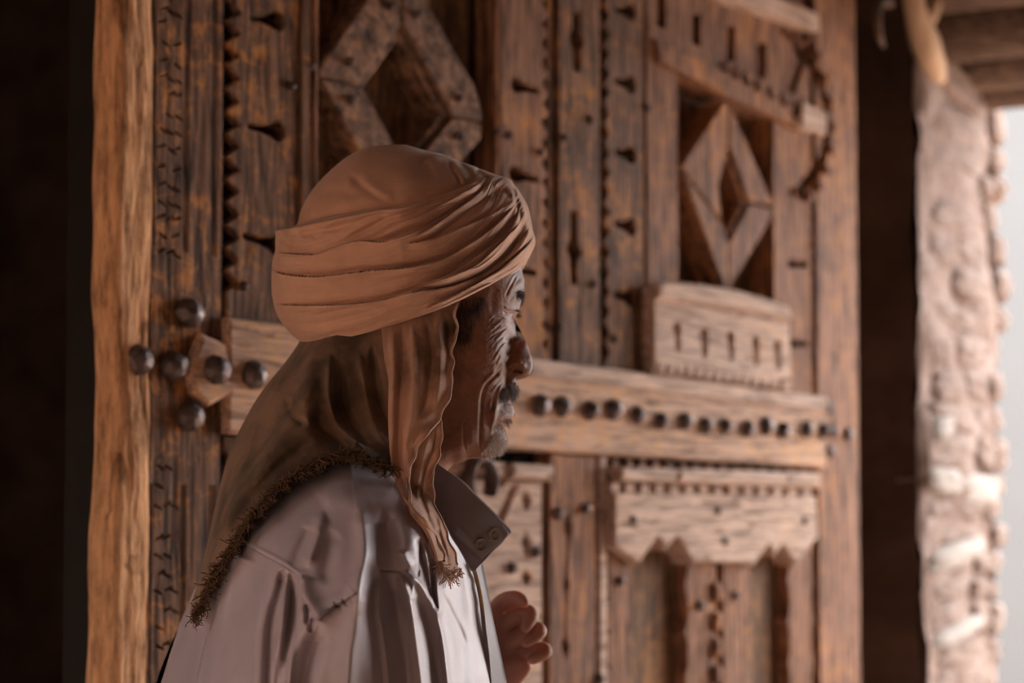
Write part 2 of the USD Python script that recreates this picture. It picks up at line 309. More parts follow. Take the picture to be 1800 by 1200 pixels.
# ------------------------------------------------------------------ the door leaf, open into the room
DV = np.array([.659, .753]) / np.hypot(.659, .753); NV = np.array([DV[1], -DV[0]])
P0 = np.array([-.284 * 1.5, 1.5]); LEAF_W, LEAF_H = 1.657, 2.75
def D(px, py):
    """pixel -> (s along the leaf, height)"""
    r = ray(px, py); t = (P0 @ NV) / (r[..., :2] @ NV); q = r * t[..., None]
    return np.stack([(q[..., :2] - P0) @ DV, q[..., 2] + CAMH], -1)
def S(px): return float(D(px, 600.)[0])
def Zs(px, py): return float(D(px, py)[1])
def PP(pts): return Polygon(D(*np.array(pts, float).T))
door = thing('door_1', (P0[0], P0[1], 0), math.atan2(DV[1], DV[0]), kind='structure', category='door',
             label='tall carved and studded wooden door leaf standing open behind the man')
RT, RB = 1.611, 1.479            # the middle rail
SEED = [0]
def bd(name, poly, n1, mat, parent=None, n0=-.05, **kw):
    SEED[0] += 1
    b = kw.pop('bevel', .002); j = kw.pop('jitter', .0009); dn = kw.pop('dens', .02)
    return obj(name, plate(poly, n0, n1, b, j, dn, SEED[0]), mat, parent or door, smooth=28, **kw)
def V(x0, x1, z0, z1): return sbox(S(x0), z0, S(x1), z1)
def zigzag(s, z0, z1, pitch, depth, side, base=.35):
    """teeth cut into an upright board edge: the holes as polygons; side +1 opens towards +s"""
    out = []; n = int((z1 - z0) / pitch)
    for k in range(n):
        zc = z0 + (k + .5) * pitch; a = pitch * .5 * RNG.uniform(.82, .98); d = depth * RNG.uniform(.85, 1.1)
        out.append(Polygon([(s, zc - a), (s - side * d, zc + RNG.uniform(-.15, .15) * a), (s, zc + a), (s + side * .012, zc + a * .9), (s + side * .012, zc - a * .9)]))
    return out
def keyhole(px0, py0, px1, py1, thin=.004, fat=.012):
    a, b = D(px0, py0), D(px1, py1); return unary_union([LineString([a, b]).buffer(thin), Point(b).buffer(fat, 8), Polygon([a, b + [0, fat * .8], b - [0, fat * .8]])])
def stud_mesh(r, h, seed, nf=9):
    """a hand-forged nail head: a faceted dome"""
    g = np.random.default_rng(seed); pts = []
    for t, q, n in [(1.0, 0.0, nf), (.95, .32, nf), (.72, .70, nf - 1), (.38, .93, 5), (.0, 1.0, 1)]:
        for i in range(n):
            a = (i + .5 * g.random()) * 2 * np.pi / n + t * 3
            rr = r * t * g.uniform(.93, 1.06); pts.append((rr * math.cos(a), -(h * q * g.uniform(.93, 1.05)), rr * math.sin(a)))
    for i in range(nf): a = i * 2 * np.pi / nf; pts.append((r * .95 * math.cos(a), .006, r * .95 * math.sin(a)))
    return trimesh.Trimesh(*[np.array(x) for x in (lambda h_: (h_.vertices, h_.faces))(sphere_hull(pts))], process=False)
def stud(px, py, r, h, parent, n=0.0, sz=None, name='stud'):
    c = D(px, py) if sz is None else np.array(sz); SEED[0] += 1
    m = stud_mesh(r, h, SEED[0]); m.apply_translation((c[0], -n, c[1])); obj(name, m, 'iron', parent)
# backing and the thick left edge
bp = bd('backing', sbox(.012, 0.02, LEAF_W - .01, LEAF_H), -.064, 'shade_black_wood', n0=-.082, dens=0, bevel=0, label='dark backing boards behind the carved front')
# outer stile, bare worn wood with a rounded rough edge
def bark_stile():
    zz = np.concatenate([np.linspace(0, 1.0, 40)[:-1], np.linspace(1.0, 2.2, 420), np.linspace(2.2, LEAF_H, 30)[1:]])
    s1 = S(261)
    prof = [(0.028, .030), (-.001, .028), (-.003, .024), (-.004, .020), (-.004, .015)] + [(.002 + .005 * math.sin(a), .010 - .014 * math.cos(a + .0) * 0 - .012 * math.sin(a)) for a in (.4, .9, 1.4)]
    prof = prof + [(x, -.004 - .002 * math.sin((x - .008) * 90)) for x in np.linspace(.010, s1 - .001, 22)] + [(s1, .0), (s1, .04)]
    prof = np.array(prof); 
    t = np.r_[0, np.cumsum(np.hypot(*np.diff(prof, axis=0).T))]; u = np.linspace(0, t[-1], 90)
    prof = np.c_[np.interp(u, t, prof[:, 0]), np.interp(u, t, prof[:, 1])]
    d = np.gradient(prof, axis=0); nr = np.c_[d[:, 1], -d[:, 0]]; nr /= np.linalg.norm(nr, axis=1, keepdims=True)
    k = len(prof); P = np.zeros((len(zz), k, 3)); P[..., 0] = prof[:, 0]; P[..., 1] = prof[:, 1]; P[..., 2] = zz[:, None]
    wear = (meshkit.fbm(P * [30, 30, 5], 4, 3) - .5); fine = (meshkit.fbm(P * [150, 150, 14], 3, 4) - .5); big = meshkit.fbm(P * [6, 6, 4], 3, 8) - .5
    edge = np.exp(-((prof[:, 0] - .003) / .012) ** 2)[None]
    dsp = -(wear * .008 + fine * .005 + big * .026 * edge)
    dsp[:, -6:] *= .2
    P[..., :2] += nr[None] * dsp[..., None]
    return (P.reshape(-1, 3), grid_faces(len(zz), k))
obj('outer_stile', bark_stile(), 'wood_bark', door, smooth=50, label='bare sandy brown outer stile with a rough rounded edge')
obj('edge_board', slab(.001, .03, .024, .086, 0, LEAF_H), 'shade_black_wood', door, label='back edge of the leaf, black to stand in for shade')  # shade on this edge is painted as black
# inner stile with a socket for the arrow-shaped end of the rail
arrow = PP([(388, 606), (345, 588), (322, 650), (332, 692), (357, 714), (391, 696)])
ist = V(262.5, 389, 0, LEAF_H).difference(arrow.buffer(.0012))
gro = unary_union([V(x, x + w, 0, LEAF_H) for x, w in ((267, 1.6), (322, 1.6), (327, 1.4), (371, 2.0), (377, 1.2))])
gro = gro.difference(sbox(0, 1.42, .2, 1.68))
chips = []
for k in range(64):
    z = .95 + k * .0195 + RNG.uniform(-.003, .003)
    if 1.44 < z < 1.66: continue
    for c, dx in ((283, 5), (297, 6), (309, 5)):
        s_ = S(c + RNG.uniform(-3, 3)); w = .0022
        if RNG.random() < .75:
            a = RNG.choice([-1, 1]) * .0035; chips.append(Polygon([(s_ - .005, z), (s_ + .005, z + a), (s_ + .004, z + a + w), (s_ - .004, z + w)]))
bd('inner_stile', ist.difference(unary_union([gro] + chips)), .0, 'wood_upright', n0=-.03, bevel=.0012)
bd('stile_core', V(262.5, 391, 0, LEAF_H), -.0045, 'wood_upright', n0=-.034, bevel=0, dens=0, label='dark wood at the bottom of the carved grooves')
bd('gap', V(388, 425, 0, LEAF_H), -.012, 'shade_black_wood', n0=-.03, dens=0, bevel=0, label='dark gap between the stile and the toothed board')  # black strip put where only shade falls between the boards
# --- upper part, left to right
TOP = LEAF_H
z27 = .0272
def scallops(px, z0, z1, pitch, depth, side): return zigzag(S(px), z0, z1, pitch, depth, side)
sa = V(396.5, 539, RT, TOP).difference(unary_union(scallops(396, RT + .03, TOP, .0262, .0175, -1) + [keyhole(441, 221, 488, 231), keyhole(444, 31, 487, 36, .003, .012), keyhole(432, 414, 487, 432, .004, .012)]))
for zc in np.arange(RT + .165, TOP, .132): pass
sb = bd('carved_board', sa, .0, 'wood_upright', label='upright board with a saw-toothed left edge and keyhole slots')
for x, y_ in [(511, 152), (428, 503), (545, 118)]: stud(x, y_, .0058, .008, sb)
def half_round(px, w, z0, z1, n, mat, r=1.0, seed=0, name='moulding', **kw):
    s0 = S(px); a = np.linspace(0, np.pi, 9); zz = np.linspace(z0, z1, 60)
    P = np.zeros((60, 9, 3)); P[..., 0] = s0 - np.cos(a) * w / 2; P[..., 1] = -(n + np.sin(a) * w / 2 * r); P[..., 2] = zz[:, None]
    P[..., 0] += .0012 * (meshkit.fbm(np.c_[zz * 8, zz * 0 + seed, zz * 0], 3, 2)[:, None] - .5)
    obj(name, (P.reshape(-1, 3), grid_faces(60, 9)), mat, door, smooth=True, **kw)
bd('strip', V(524, 540.5, RT, TOP), .004, 'wood_upright')
half_round(548, .0075, RT, TOP, .002, 'wood_upright_pale', 1.2, 1)
bd('recessed_panel', V(553, 868, RT, TOP), -.045, 'wood_panel', n0=-.062, bevel=0, dens=0)
def bars(polys_, inner, mat, lip, n=.004):
    for k, p in enumerate(polys_):
        m = bd('diamond_bar', p if isinstance(p, Polygon) else PP(p), n, mat, n0=-.047, bevel=.003)
    c = np.array(inner.exterior.coords)[:-1]; ring = inner.difference(inner.buffer(-lip, join_style=2))
    for k in range(len(c)):       # the lip along each inner edge, one strip a side
        a, b = c[k], c[(k + 1) % len(c)]; o = np.array(inner.centroid.coords[0]); 
        tri = Polygon([a, b, o]).intersection(ring).buffer(-.0003)
        if tri.area > 1e-6: bd('lip', max(polys(tri), key=lambda g: g.area), -.003, mat, n0=-.047, bevel=.0015, dens=0)
inner1 = PP([(703, 43), (625, 150), (712, 303), (791, 205)])
dA = [(703, 43), (625, 150), (557, 134), (558, 119), (572, 98), (640, 0), (672, -48), (702, -58)]
dB = [(704, 42), (703, -62), (716, -50), (835, 158), (846, 205), (845, 213), (791.5, 203)]
dC = [(791, 206), (845, 217), (843, 243), (800, 292), (752, 352), (713, 398), (712, 304)]
dD = [(625, 151), (711, 303), (711, 398), (668, 336), (626, 266), (557, 137)]
bars([dA, dB, dC, dD], inner1, 'wood_slanted', .0115)
for x, y_ in [(680, 12), (726, 28), (611, 111), (613, 178), (803, 175), (803, 242), (665, 275)]: stud(x, y_, .0062, .010, door, .004, name='nail')
half_round(873, .010, RT, TOP, -.004, 'wood_upright_pale', 1.3, 2)
sB = V(880, 964, RT, TOP).difference(unary_union(scallops(964.5, RT + .01, TOP, .0292, .0135, 1) + [keyhole(944, 160, 908, 150, .004, .011), keyhole(944, 316, 906, 306, .004, .012), keyhole(940, 480, 905, 474, .004, .011)]))
cb = bd('carved_board', sB, .0, 'wood_upright_pale')
for x, y_ in [(872, 232), (893, 238), (948, 268)]: stud(x, y_, .0055, .008, cb, .001)
bd('strip', V(966, 977, RT, TOP), -.004, 'wood_upright')
def cross_slot(px, y0, y1, ym, w=.0078, f=.0165):
    a, b, m_ = D(px, y0), D(px, y1), D(px, ym)
    return unary_union([sbox(a[0] - w, b[1], a[0] + w, a[1]), Polygon([(m_[0] - f, m_[1]), (m_[0], m_[1] + .03), (m_[0] + f, m_[1]), (m_[0], m_[1] - .03)]), Point(m_).buffer(f * .85, 6)])
sC = V(981, 1054, RT, TOP).difference(unary_union([cross_slot(1012, 20, 124, 70), cross_slot(1007, 370, 500, 440)]))
cc = bd('centre_board', sC, .002, 'wood_upright')
for x, y_ in [(1036, 212), (989, 243), (981, 577), (1040, 500)]: stud(x, y_, .0065, .009, cc, .002)
sD = V(1057, 1133, RT, TOP)
sD = sD.difference(unary_union([Polygon([(S(1061) - .008, z), (S(1061), z + .0145), (S(1061) + .013, z + .002), (S(1061) + .001, z - .0145)]) for z in np.arange(RT + .025, TOP, .0305)] +
    [keyhole(1084, y_ - 4, 1108, y_ + 2, .0055, .0135) for y_ in (20, 146, 271, 397, 522)] + [sbox(S(1060), RT, S(1062.3), TOP)]))
cd = bd('carved_board', sD, .001, 'wood_upright')
for x, y_ in [(1078, 595), (1136, 190)]: stud(x, y_, .006, .008, cd, .001)
bd('strip', V(1136, 1149, RT, TOP), .003, 'wood_upright_pale')
# the upper right panel; a scalloped round groove is cut across its boards
cz, cs = 2.125, 1.385
def arc_groove():
    out, a = [], np.radians(np.linspace(-78, 82, 19))
    for q in a:
        out.append(Point(cs + .158 * math.cos(q) * 1.0, cz + .150 * math.sin(q)).buffer(.0065 + .0075 * abs(math.cos(q)), 6))
    band = LineString([(cs + .150 * math.cos(q), cz + .141 * math.sin(q)) for q in np.radians(np.linspace(-60, 64, 40))]).buffer(.0055)
    return unary_union(out + [band])
GRO = arc_groove()
NOT = unary_union([keyhole(x + 7, y_ - 6, x - 2, y_ + 7, .004, .007) for x, y_ in [(1262, 115), (1281, 126), (1300, 136), (1321, 148), (1344, 161), (1366, 173), (1387, 190), (1388, 203)]])
UR = 'wood_upright_pale'
bd('panel_stile', V(1150.5, 1193, RT, Zs(1170, 118)), .0, UR)
bd('recessed_panel', sbox(S(1193), RT, S(1362), 2.115), -.048, 'wood_panel', n0=-.062, bevel=0, dens=0)
slots = unary_union([PP([(x - 6, y0), (x + 7, y0), (x + 7, y1), (x - 7, y1)]) for x, y0, y1 in [(1170, -60, 50), (1232, 22, 84), (1292, 42, 106), (1346, 74, 140)]])
fr = PP([(1150, -90), (1260, -30), (1425, 50), (1431, 60), (1431, 186), (1396, 170), (1325, 131), (1143, 40)])
bd('frieze', fr.difference(unary_union([slots, GRO])), -.008, UR, label='carved frieze with four upright slots')
bd('panel_board', sbox(S(1150.5), Zs(1250, -28), S(1431), TOP), -.010, UR)
bd('top_moulding', PP([(1258, -34), (1400, 15), (1428, 28), (1430, 58), (1268, 2), (1252, -6)]), .014, 'wood_grey_carved')
bd('band', PP([(1136, 37), (1325, 131), (1396, 168), (1396, 190), (1262, 122), (1143, 70)]).difference(NOT.union(GRO)), .004, UR)
bd('band', PP([(1143, 71), (1262, 123), (1396, 191), (1396, 228), (1352, 207), (1264, 168), (1152, 111)]).difference(NOT.union(GRO)), .012, UR)
NOT2 = polys(NOT)
for k, p in enumerate(NOT2 if len(NOT2) > 3 else []):
    c = p.centroid; m = rough_block(np.array([c.x + .006, -.013, c.y - .008]), (.0055, .004, .0055), np.eye(3), .15, k, 1); obj('carved_tooth', m, UR, door, smooth=True)
bd('block', PP([(1397, 179), (1441, 200), (1441, 240), (1397, 226)]).difference(GRO), .016, 'wood_grey_carved', dens=0)
inner2 = PP([(1278, 256), (1260, 320), (1265, 392), (1278, 424), (1313, 357)])
e1 = [(1278, 256), (1260, 320), (1265, 390), (1193, 293), (1268, 181), (1277, 180)]
e2 = [(1279, 256), (1278, 180), (1358, 362), (1313.5, 355)]
e3 = [(1313, 359), (1358, 368), (1345, 400), (1277, 512), (1278.5, 426)]
e4 = [(1265, 393), (1278, 426), (1276.5, 512), (1270, 508), (1193, 296)]
bars([e1, e2, e3, e4], inner2, UR, .010)
rs = sbox(S(1361), RT, S(1430), 2.34).difference(unary_union([GRO, keyhole(1417, 465, 1390, 463, .005, .009), keyhole(1417, 604, 1391, 603, .005, .009)] +
     [Polygon([(S(1430.5), z - .008), (S(1430.5) - .007, z), (S(1430.5), z + .008)]) for z in np.arange(RT + .02, 1.96, .026)]))
rs = rs.difference(PP([(1300, -200), (1432, -200), (1432, 60), (1396, 167), (1396, 228), (1352, 207), (1300, 180)]))
bd('right_stile', rs, .0, UR, label='upright board at the right of the carved panel')
os_ = sbox(S(1432), 0, LEAF_W, TOP).difference(GRO)
ro = bd('outer_right_stile', os_, .006, UR, n0=-.07, label='plain pale stile at the far right edge of the leaf')
for q in range(9):                                              # pale rounded bumps outside the groove
    a = math.radians(-62 + q * 15.5); m = rough_block(np.array([cs + .176 * math.cos(a), -.006, cz + .168 * math.sin(a)]), (.0085, .009, .0085), np.eye(3), .15, 40 + q, 2)
    obj('carved_boss', m, UR, door, smooth=True)
# arch-topped keyhole block
arch = PP([(1129, 655), (1129, 503), (1150, 499), (1200, 502), (1260, 512), (1320, 527), (1360, 543), (1370, 566), (1374, 690)])
tri = [PP([(x - 6, y_ + 8), (x, y_ - 14), (x + 6, y_ + 9)]) for x, y_ in [(1137 + 16.6 * k, 658 + 2.25 * k) for k in range(14)]]
arch = arch.difference(unary_union(tri + [keyhole(x, y_ + 26, x, y_ - 12, .005, .0095) for x, y_ in [(1171, 590), (1219, 601), (1266, 606), (1310, 614), (1348, 622)]]))
ab = bd('keyhole_block', arch, .022, 'wood_grey_carved', n0=-.034, bevel=.004, label='pale arch-topped block with five keyholes and a toothed lower edge')
capp = PP([(1129, 503), (1150, 499), (1200, 502), (1260, 512), (1320, 527), (1360, 543), (1368, 566), (1320, 556), (1200, 535), (1129, 527)])
bd('cap', capp, .034, 'wood_grey_carved', ab, n0=.018, bevel=.005)
# the studded middle rail
rl = bd('rail', unary_union([sbox(S(389.8), RB, S(1441), RT), arrow]), .013, 'wood_cross', n0=-.034, bevel=.004, label='broad studded cross rail with an arrow-shaped left end')
bd('rail_moulding', sbox(S(900), RT - .030, S(1440), RT - .002), .020, 'wood_grey_carved', rl, n0=.010, bevel=.005)
for k, (x, y_) in enumerate([(332, 550), (242, 633), (304, 643), (368, 651), (433, 660), (333, 732)]):
    stud(x, y_, .0178, .017, rl if k == 3 or k == 4 else door, .0 if k not in (3, 4) else .012, name='stud')
for k, (x, y_) in enumerate([(520, 668), (590, 676), (660, 684), (730, 690), (800, 698), (868, 706), (937, 713), (975, 715), (1024, 723), (1065, 721), (1107, 730), (1148, 741), (1191, 741), (1227, 748), (1262, 749), (1301, 754), (1334, 750), (1364, 757), (1405, 755), (1435, 757)]):
    stud(x, y_, .0165 * RNG.uniform(.85, 1.1), .017, rl, .012)
for x, y_ in [(1452, 715), (1459, 758), (1485, 764), (1452, 793)]: stud(x, y_, .014, .012, ro, .005)
# --- lower part
bd('carved_board', V(394, 553, 0, RB - .002).difference(unary_union(scallops(393.5, 0, RB - .01, .0252, .0135, -1))), .0, 'wood_upright')
bd('lower_panel', V(555, 800, 0, RB - .004), -.012, 'wood_panel')
lb = V(800, 953, 0, Zs(910, 845)).difference(unary_union([PP([(873, 842), (890, 845), (880, 856)]), PP([(898, 858), (912, 850), (880, 930), (868, 950), (866, 930)]), PP([(924, 862), (934, 880), (926, 898), (918, 880)]), PP([(925, 935), (934, 955), (926, 975), (918, 955)]), PP([(925, 1000), (934, 1015), (926, 1030), (918, 1015)])]))
lbb = bd('carved_board', lb, .0, 'wood_grey_carved')
for x, y_ in [(898, 998), (940, 970), (905, 1000)][:2]: stud(x, y_, .0085, .011, lbb, .0)
bd('ledge', PP([(877, 814), (953, 819), (953, 846), (877, 841)]), .026, 'wood_grey_carved', bevel=.005)
bd('ledge', PP([(790, 806), (874, 813), (874, 838), (790, 832)]), .018, 'wood_grey_carved', bevel=.005)
bd('dentil', PP([(905, 796), (953, 799), (953, 817), (905, 814)]).difference(PP([(910, 799), (922, 800), (922, 815), (910, 815)])), -.020, 'shade_black_wood', dens=0)
def ring_handle():
    c = D(822, 846); t = np.radians(np.linspace(-35, 215, 40)); n = len(t)
    ctr = np.c_[c[0] + .024 * np.cos(t), np.full(n, -.022), c[1] + .030 * np.sin(t)]
    out = np.c_[np.cos(t), np.zeros(n), np.sin(t)]; k = 12; a = np.arange(k) * 2 * np.pi / k
    Vv = ctr[:, None] + .0055 * np.cos(a)[None, :, None] * out[:, None] + .013 * np.sin(a)[None, :, None] * np.array([0, 1.0, 0])
    return (Vv.reshape(-1, 3), grid_faces(n, k, True))
obj('handle', ring_handle(), 'iron', door, smooth=True, label='curved iron pull handle below the rail')
bd('strip', V(954, 961, 0, RB), -.014, 'wood_upright', n0=-.045)
s2 = V(963, 1044, 0, RB - .002).difference(unary_union([PP([(992, 918), (997, 905), (1001, 930), (997, 948), (991, 935)]), PP([(988, 1028), (993, 1008), (998, 1028), (993, 1046)]), PP([(986, 1134), (991, 1112), (997, 1134), (991, 1156)]), PP([(994, 930), (997, 930), (994, 1020), (991, 1020)]), PP([(992, 1040), (994.5, 1040), (992, 1120), (989.5, 1120)])]))
c2 = bd('centre_board', s2, .003, 'wood_upright_pale')
for x, y_ in [(976, 902), (1025, 893), (1050, 1192)]: stud(x, y_, .009, .011, c2, .003)
bd('strip', V(1050, 1063, 0, RB - .002), .004, 'wood_grey_carved')
AX = 'wood_upright_pale'
zb = Zs(1200, 985)
bd('dentil_row', unary_union([PP([(x + 6, 806 + (x - 1066) * .055), (x + 17, 806.5 + (x - 1066) * .055), (x + 17, 826 + (x - 1066) * .04), (x + 6, 826 + (x - 1066) * .04)]) for x in np.arange(1068, 1415, 23.6)]), .004, AX, dens=0)
bd('upper_ledge', PP([(1066, 821), (1166, 823.5), (1166, 849), (1066, 846)]), .030, 'wood_grey_carved', bevel=.006)
bd('upper_ledge', PP([(1168, 823.5), (1361, 830), (1361, 856), (1168, 849)]), .030, 'wood_grey_carved', bevel=.006)
bd('upper_ledge', PP([(1363, 830), (1422, 832), (1422, 858), (1363, 856)]), .026, 'wood_grey_carved', bevel=.006)
for x in np.arange(1070, 1418, 26.0):
    yy = 849 + (x - 1066) * .025
    bd('dentil', PP([(x - 9, yy), (x + 7, yy + .4), (x + 7, yy + 19), (x - 9, yy + 19)]), .014, 'wood_grey_carved', dens=0)
def cusp(xa, xb, ya, yb):
    """a cusped arch opening: two ogee lobes and a small hanging point"""
    m_ = (xa + xb) / 2; w = xb - xa
    h = yb - ya
    return [(xa, yb), (xa + .07 * w, yb - .25 * h), (xa + .17 * w, ya + .42 * h), (xa + .27 * w, ya + .12 * h), (xa + .35 * w, ya), (xa + .41 * w, ya + .12 * h), (m_ - .05 * w, ya + .30 * h), (m_ - .01 * w, ya + .32 * h), (m_ + .02 * w, ya + .52 * h), (m_ + .05 * w, ya + .32 * h), (m_ + .09 * w, ya + .28 * h), (xb - .38 * w, ya + .10 * h), (xb - .32 * w, ya), (xb - .24 * w, ya + .12 * h), (xb - .13 * w, ya + .42 * h), (xb - .05 * w, yb - .25 * h), (xb, yb)]
pl = Polygon(D(*np.array([(1064, 866), (1421, 872), (1424, 945), (1385, 992)] + cusp(1312, 1383, 958, 994)[::-1] + [(1312, 990), (1203, 988)] + cusp(1108, 1203, 944, 992)[::-1] + [(1108, 992), (1064, 960)], float).T))
pl = pl if pl.is_valid else pl.buffer(0)
cp = bd('cusped_plate', pl, .018, 'wood_grey_carved', n0=-.034, bevel=.004, label='pale plate with two cusped arch openings')
for x, y_ in [(1096, 913), (1246, 897), (1258, 950), (1398, 915)]: stud(x, y_, .007, .008, cp, .017)
bd('recessed_panel', sbox(S(1064), 0, S(1430), zb + .05), -.024, 'wood_panel', n0=-.062, bevel=0, dens=0)
def wavy(px, z0, z1, side, amp=.012, pitch=.075):
    z = np.arange(z0, z1, .008); ph = (z % pitch) / pitch
    return [(S(px) + side * amp * (abs(math.sin(math.pi * p_)) ** .6), q) for p_, q in zip(ph, z)] + [(S(px), z1)]
def arch_stile(x0, x1, zt, wl, wr):
    L = wavy(x0, 0, zt, 1 if wl else 0, .012 if wl else 0); R = wavy(x1, 0, zt, -1 if wr else 0, .012 if wr else 0)
    return Polygon(L + R[::-1])
st1 = arch_stile(1067, 1113, zb + .02, False, True).difference(unary_union([Polygon([(S(1066.5), z - .009), (S(1066.5) + .007, z), (S(1066.5), z + .009)]) for z in np.arange(1.0, zb, .053)]))
t1 = bd('arch_stile', st1, .0, AX); stud(1089, 1020, .008, .01, t1, .0)
t2 = bd('arch_stile', arch_stile(1200, 1257, zb + .01, True, False), .0, AX); stud(1229, 1063, .009, .011, t2, .0)
bd('arch_stile', arch_stile(1269, 1321, zb + .01, False, True), .0, AX)
stud(1292, 1046, .008, .01, door, .0, name='nail')
for y_ in (1040, 1092, 1137, 1185, 1235):
    c = D(1257, y_); obj('carved_bead', rough_block(np.array([c[0], .004, c[1]]), (.012, .014, .017), np.eye(3), .12, int(y_), 2), AX, door, smooth=True)
bd('arch_stile', arch_stile(1379, 1429, zb + .05, True, True), .0, AX)
# ------------------------------------------------------------------ the man: materials
simple('turban_cloth', (.52, .30, .205), .07, 60, rough=.9, bump=.25, dist=.0012, spec=.15, sheen=.25, weave=1400, detail=3)
simple('scarf_cloth', (.60, .38, .27), .10, 40, rough=.92, bump=.3, dist=.0015, spec=.12, sheen=.2, weave=1300, second=(.085, .055, .035), second_scale=14, second_at=.57, second_w=.09, through=(.38, (.76, .50, .37)))
simple('shaded_drape_cloth', (.21, .125, .08), .12, 40, rough=.92, bump=.3, dist=.0015, spec=.12, sheen=.15, weave=1300, second=(.055, .036, .024), second_scale=9, second_at=.53, second_w=.12)  # darker copy of the scarf cloth: stains plus shade in the base colour
simple('hem_thread', (.50, .33, .25), .15, 200, rough=.9, spec=.1)
simple('fringe_yarn', (.13, .075, .045), .3, 90, rough=.95, spec=.05)
simple('robe_cloth', (.39, .325, .345), .04, 50, rough=.46, bump=.15, dist=.0006, spec=.26, sheen=.2, weave=1700, detail=3)
simple('shaded_collar_cloth', (.24, .195, .21), .05, 60, rough=.55, bump=.15, dist=.0006, spec=.3, sheen=.2, weave=1700)  # darker copy of the robe cloth, its shade put into the colour
simple('skin', (.22, .098, .06), .16, 130, rough=.58, bump=.5, dist=.0009, spec=.18, sss=.08, second=(.15, .062, .04), second_scale=40, second_at=.6)
_s = UsdShade.Material.Get(stage, '/World/Looks/skin')                 # skin below the neck paler: palm tone plus light painted in for the hand
_n = {k: UsdShade.Shader.Define(stage, f'/World/Looks/skin/{k}') for k in ('hs', 'hm', 'hx')}
_n['hs'].CreateIdAttr('cycles_separate_xyz'); _n['hm'].CreateIdAttr('cycles_map_range'); _n['hx'].CreateIdAttr('cycles_mix_color')
T_ = Sdf.ValueTypeNames
_n['hs'].CreateInput('vector', T_.Token).ConnectToSource(UsdShade.Shader.Get(stage, '/World/Looks/skin/tc').CreateOutput('object', T_.Token))
for k_, v_ in (('from_min', 1.345), ('from_max', 1.40), ('to_min', 1.0), ('to_max', 0.0)): _n['hm'].CreateInput(k_, T_.Float).Set(v_)
_n['hm'].CreateInput('clamp', T_.Bool).Set(True)
_n['hm'].CreateInput('value', T_.Token).ConnectToSource(_n['hs'].CreateOutput('z', T_.Token))
_n['hx'].CreateInput('blend_type', T_.Token).Set('mix'); _n['hx'].CreateInput('b', T_.Float3).Set(Gf.Vec3f(.37, .185, .125))
_n['hx'].CreateInput('fac', T_.Token).ConnectToSource(_n['hm'].CreateOutput('result', T_.Token))
_n['hx'].CreateInput('a', T_.Token).ConnectToSource(UsdShade.Shader.Get(stage, '/World/Looks/skin/mx').CreateOutput('result', T_.Token))
UsdShade.Shader.Get(stage, '/World/Looks/skin/p').CreateInput('base_color', T_.Token).ConnectToSource(_n['hx'].CreateOutput('result', T_.Token))
simple('yellow_trim', (.50, .28, .06), .1, 80)
simple('snap_metal', (.30, .25, .22), .2, 200, rough=.45, metallic=.25, spec=.5)
simple('eye_white', (.7, .66, .6), .03, 60, rough=.15, spec=.6)
simple('sandal_leather', (.12, .06, .03), .2, 60)
def hairmat(name, c): simple(name, c, .3, 400, rough=.5, bump=0, spec=.4)
hairmat('black_hair', (.012, .010, .010)); hairmat('grey_hair', (.42, .39, .37)); hairmat('white_hair', (.66, .62, .58)); hairmat('dark_grey_hair', (.07, .06, .055))

YM = 1.30                                                             # the man's middle plane, facing +x
man = thing('person', (0, 0, 0), 0, label='man in profile wearing a tan turban and pale lilac robe beside the carved door', category='person')
def folds(PX, PY, items):
    """cloth folds and skin creases: lines (points, height m, half width px, kind) r ridge, v valley, s overlapped edge (raised below / right of the line)"""
    out = np.zeros(PX.shape)
    for pts, amp, w, kind, *tp in items:
        pts = np.array(pts, float); tap = tp[0] if tp else .22
        if len(pts) > 2:                                              # round the line
            t0 = np.r_[0, np.cumsum(np.hypot(*np.diff(pts, axis=0).T))]; tt = np.linspace(0, t0[-1], 3 * len(pts))
            pts = np.c_[PchipInterpolator(t0, pts[:, 0])(tt), PchipInterpolator(t0, pts[:, 1])(tt)]
        R = w * 7
        msk = (PX > pts[:, 0].min() - R) & (PX < pts[:, 0].max() + R) & (PY > pts[:, 1].min() - R) & (PY < pts[:, 1].max() + R)
        if not msk.any(): continue
        x, y = PX[msk], PY[msk]; L = np.r_[0, np.cumsum(np.hypot(*np.diff(pts, axis=0).T))]
        best = np.full(x.shape, 1e9); sg = np.zeros(x.shape); tt = np.zeros(x.shape)
        for k in range(len(pts) - 1):
            a, d = pts[k], pts[k + 1] - pts[k]; l2 = d @ d + 1e-9
            t = np.clip(((x - a[0]) * d[0] + (y - a[1]) * d[1]) / l2, 0, 1)
            q = np.hypot(x - a[0] - t * d[0], y - a[1] - t * d[1]); u = q < best
            best = np.where(u, q, best); cr = d[0] * (y - a[1]) - d[1] * (x - a[0])
            sg = np.where(u, np.sign(cr), sg); tt = np.where(u, (L[k] + t * math.sqrt(l2)) / L[-1], tt)
        e = np.clip(np.minimum(tt, 1 - tt) / tap, 0, 1) if tap > 0 else 1.0
        e = e * e * (3 - 2 * e); w_ = w * (.55 + .45 * e)
        if kind == 'r': v = np.exp(-(best / w_) ** 2)
        elif kind == 'v': v = -np.exp(-(best / w_) ** 2)
        else: v = np.where(sg > 0, np.exp(-(best / (3.2 * w_)) ** 2), -.45 * np.exp(-(best / (1.6 * w_)) ** 2)) * 1.0
        if kind == 's': v = v + 0 * v
        out[msk] += amp * e * v
    return out
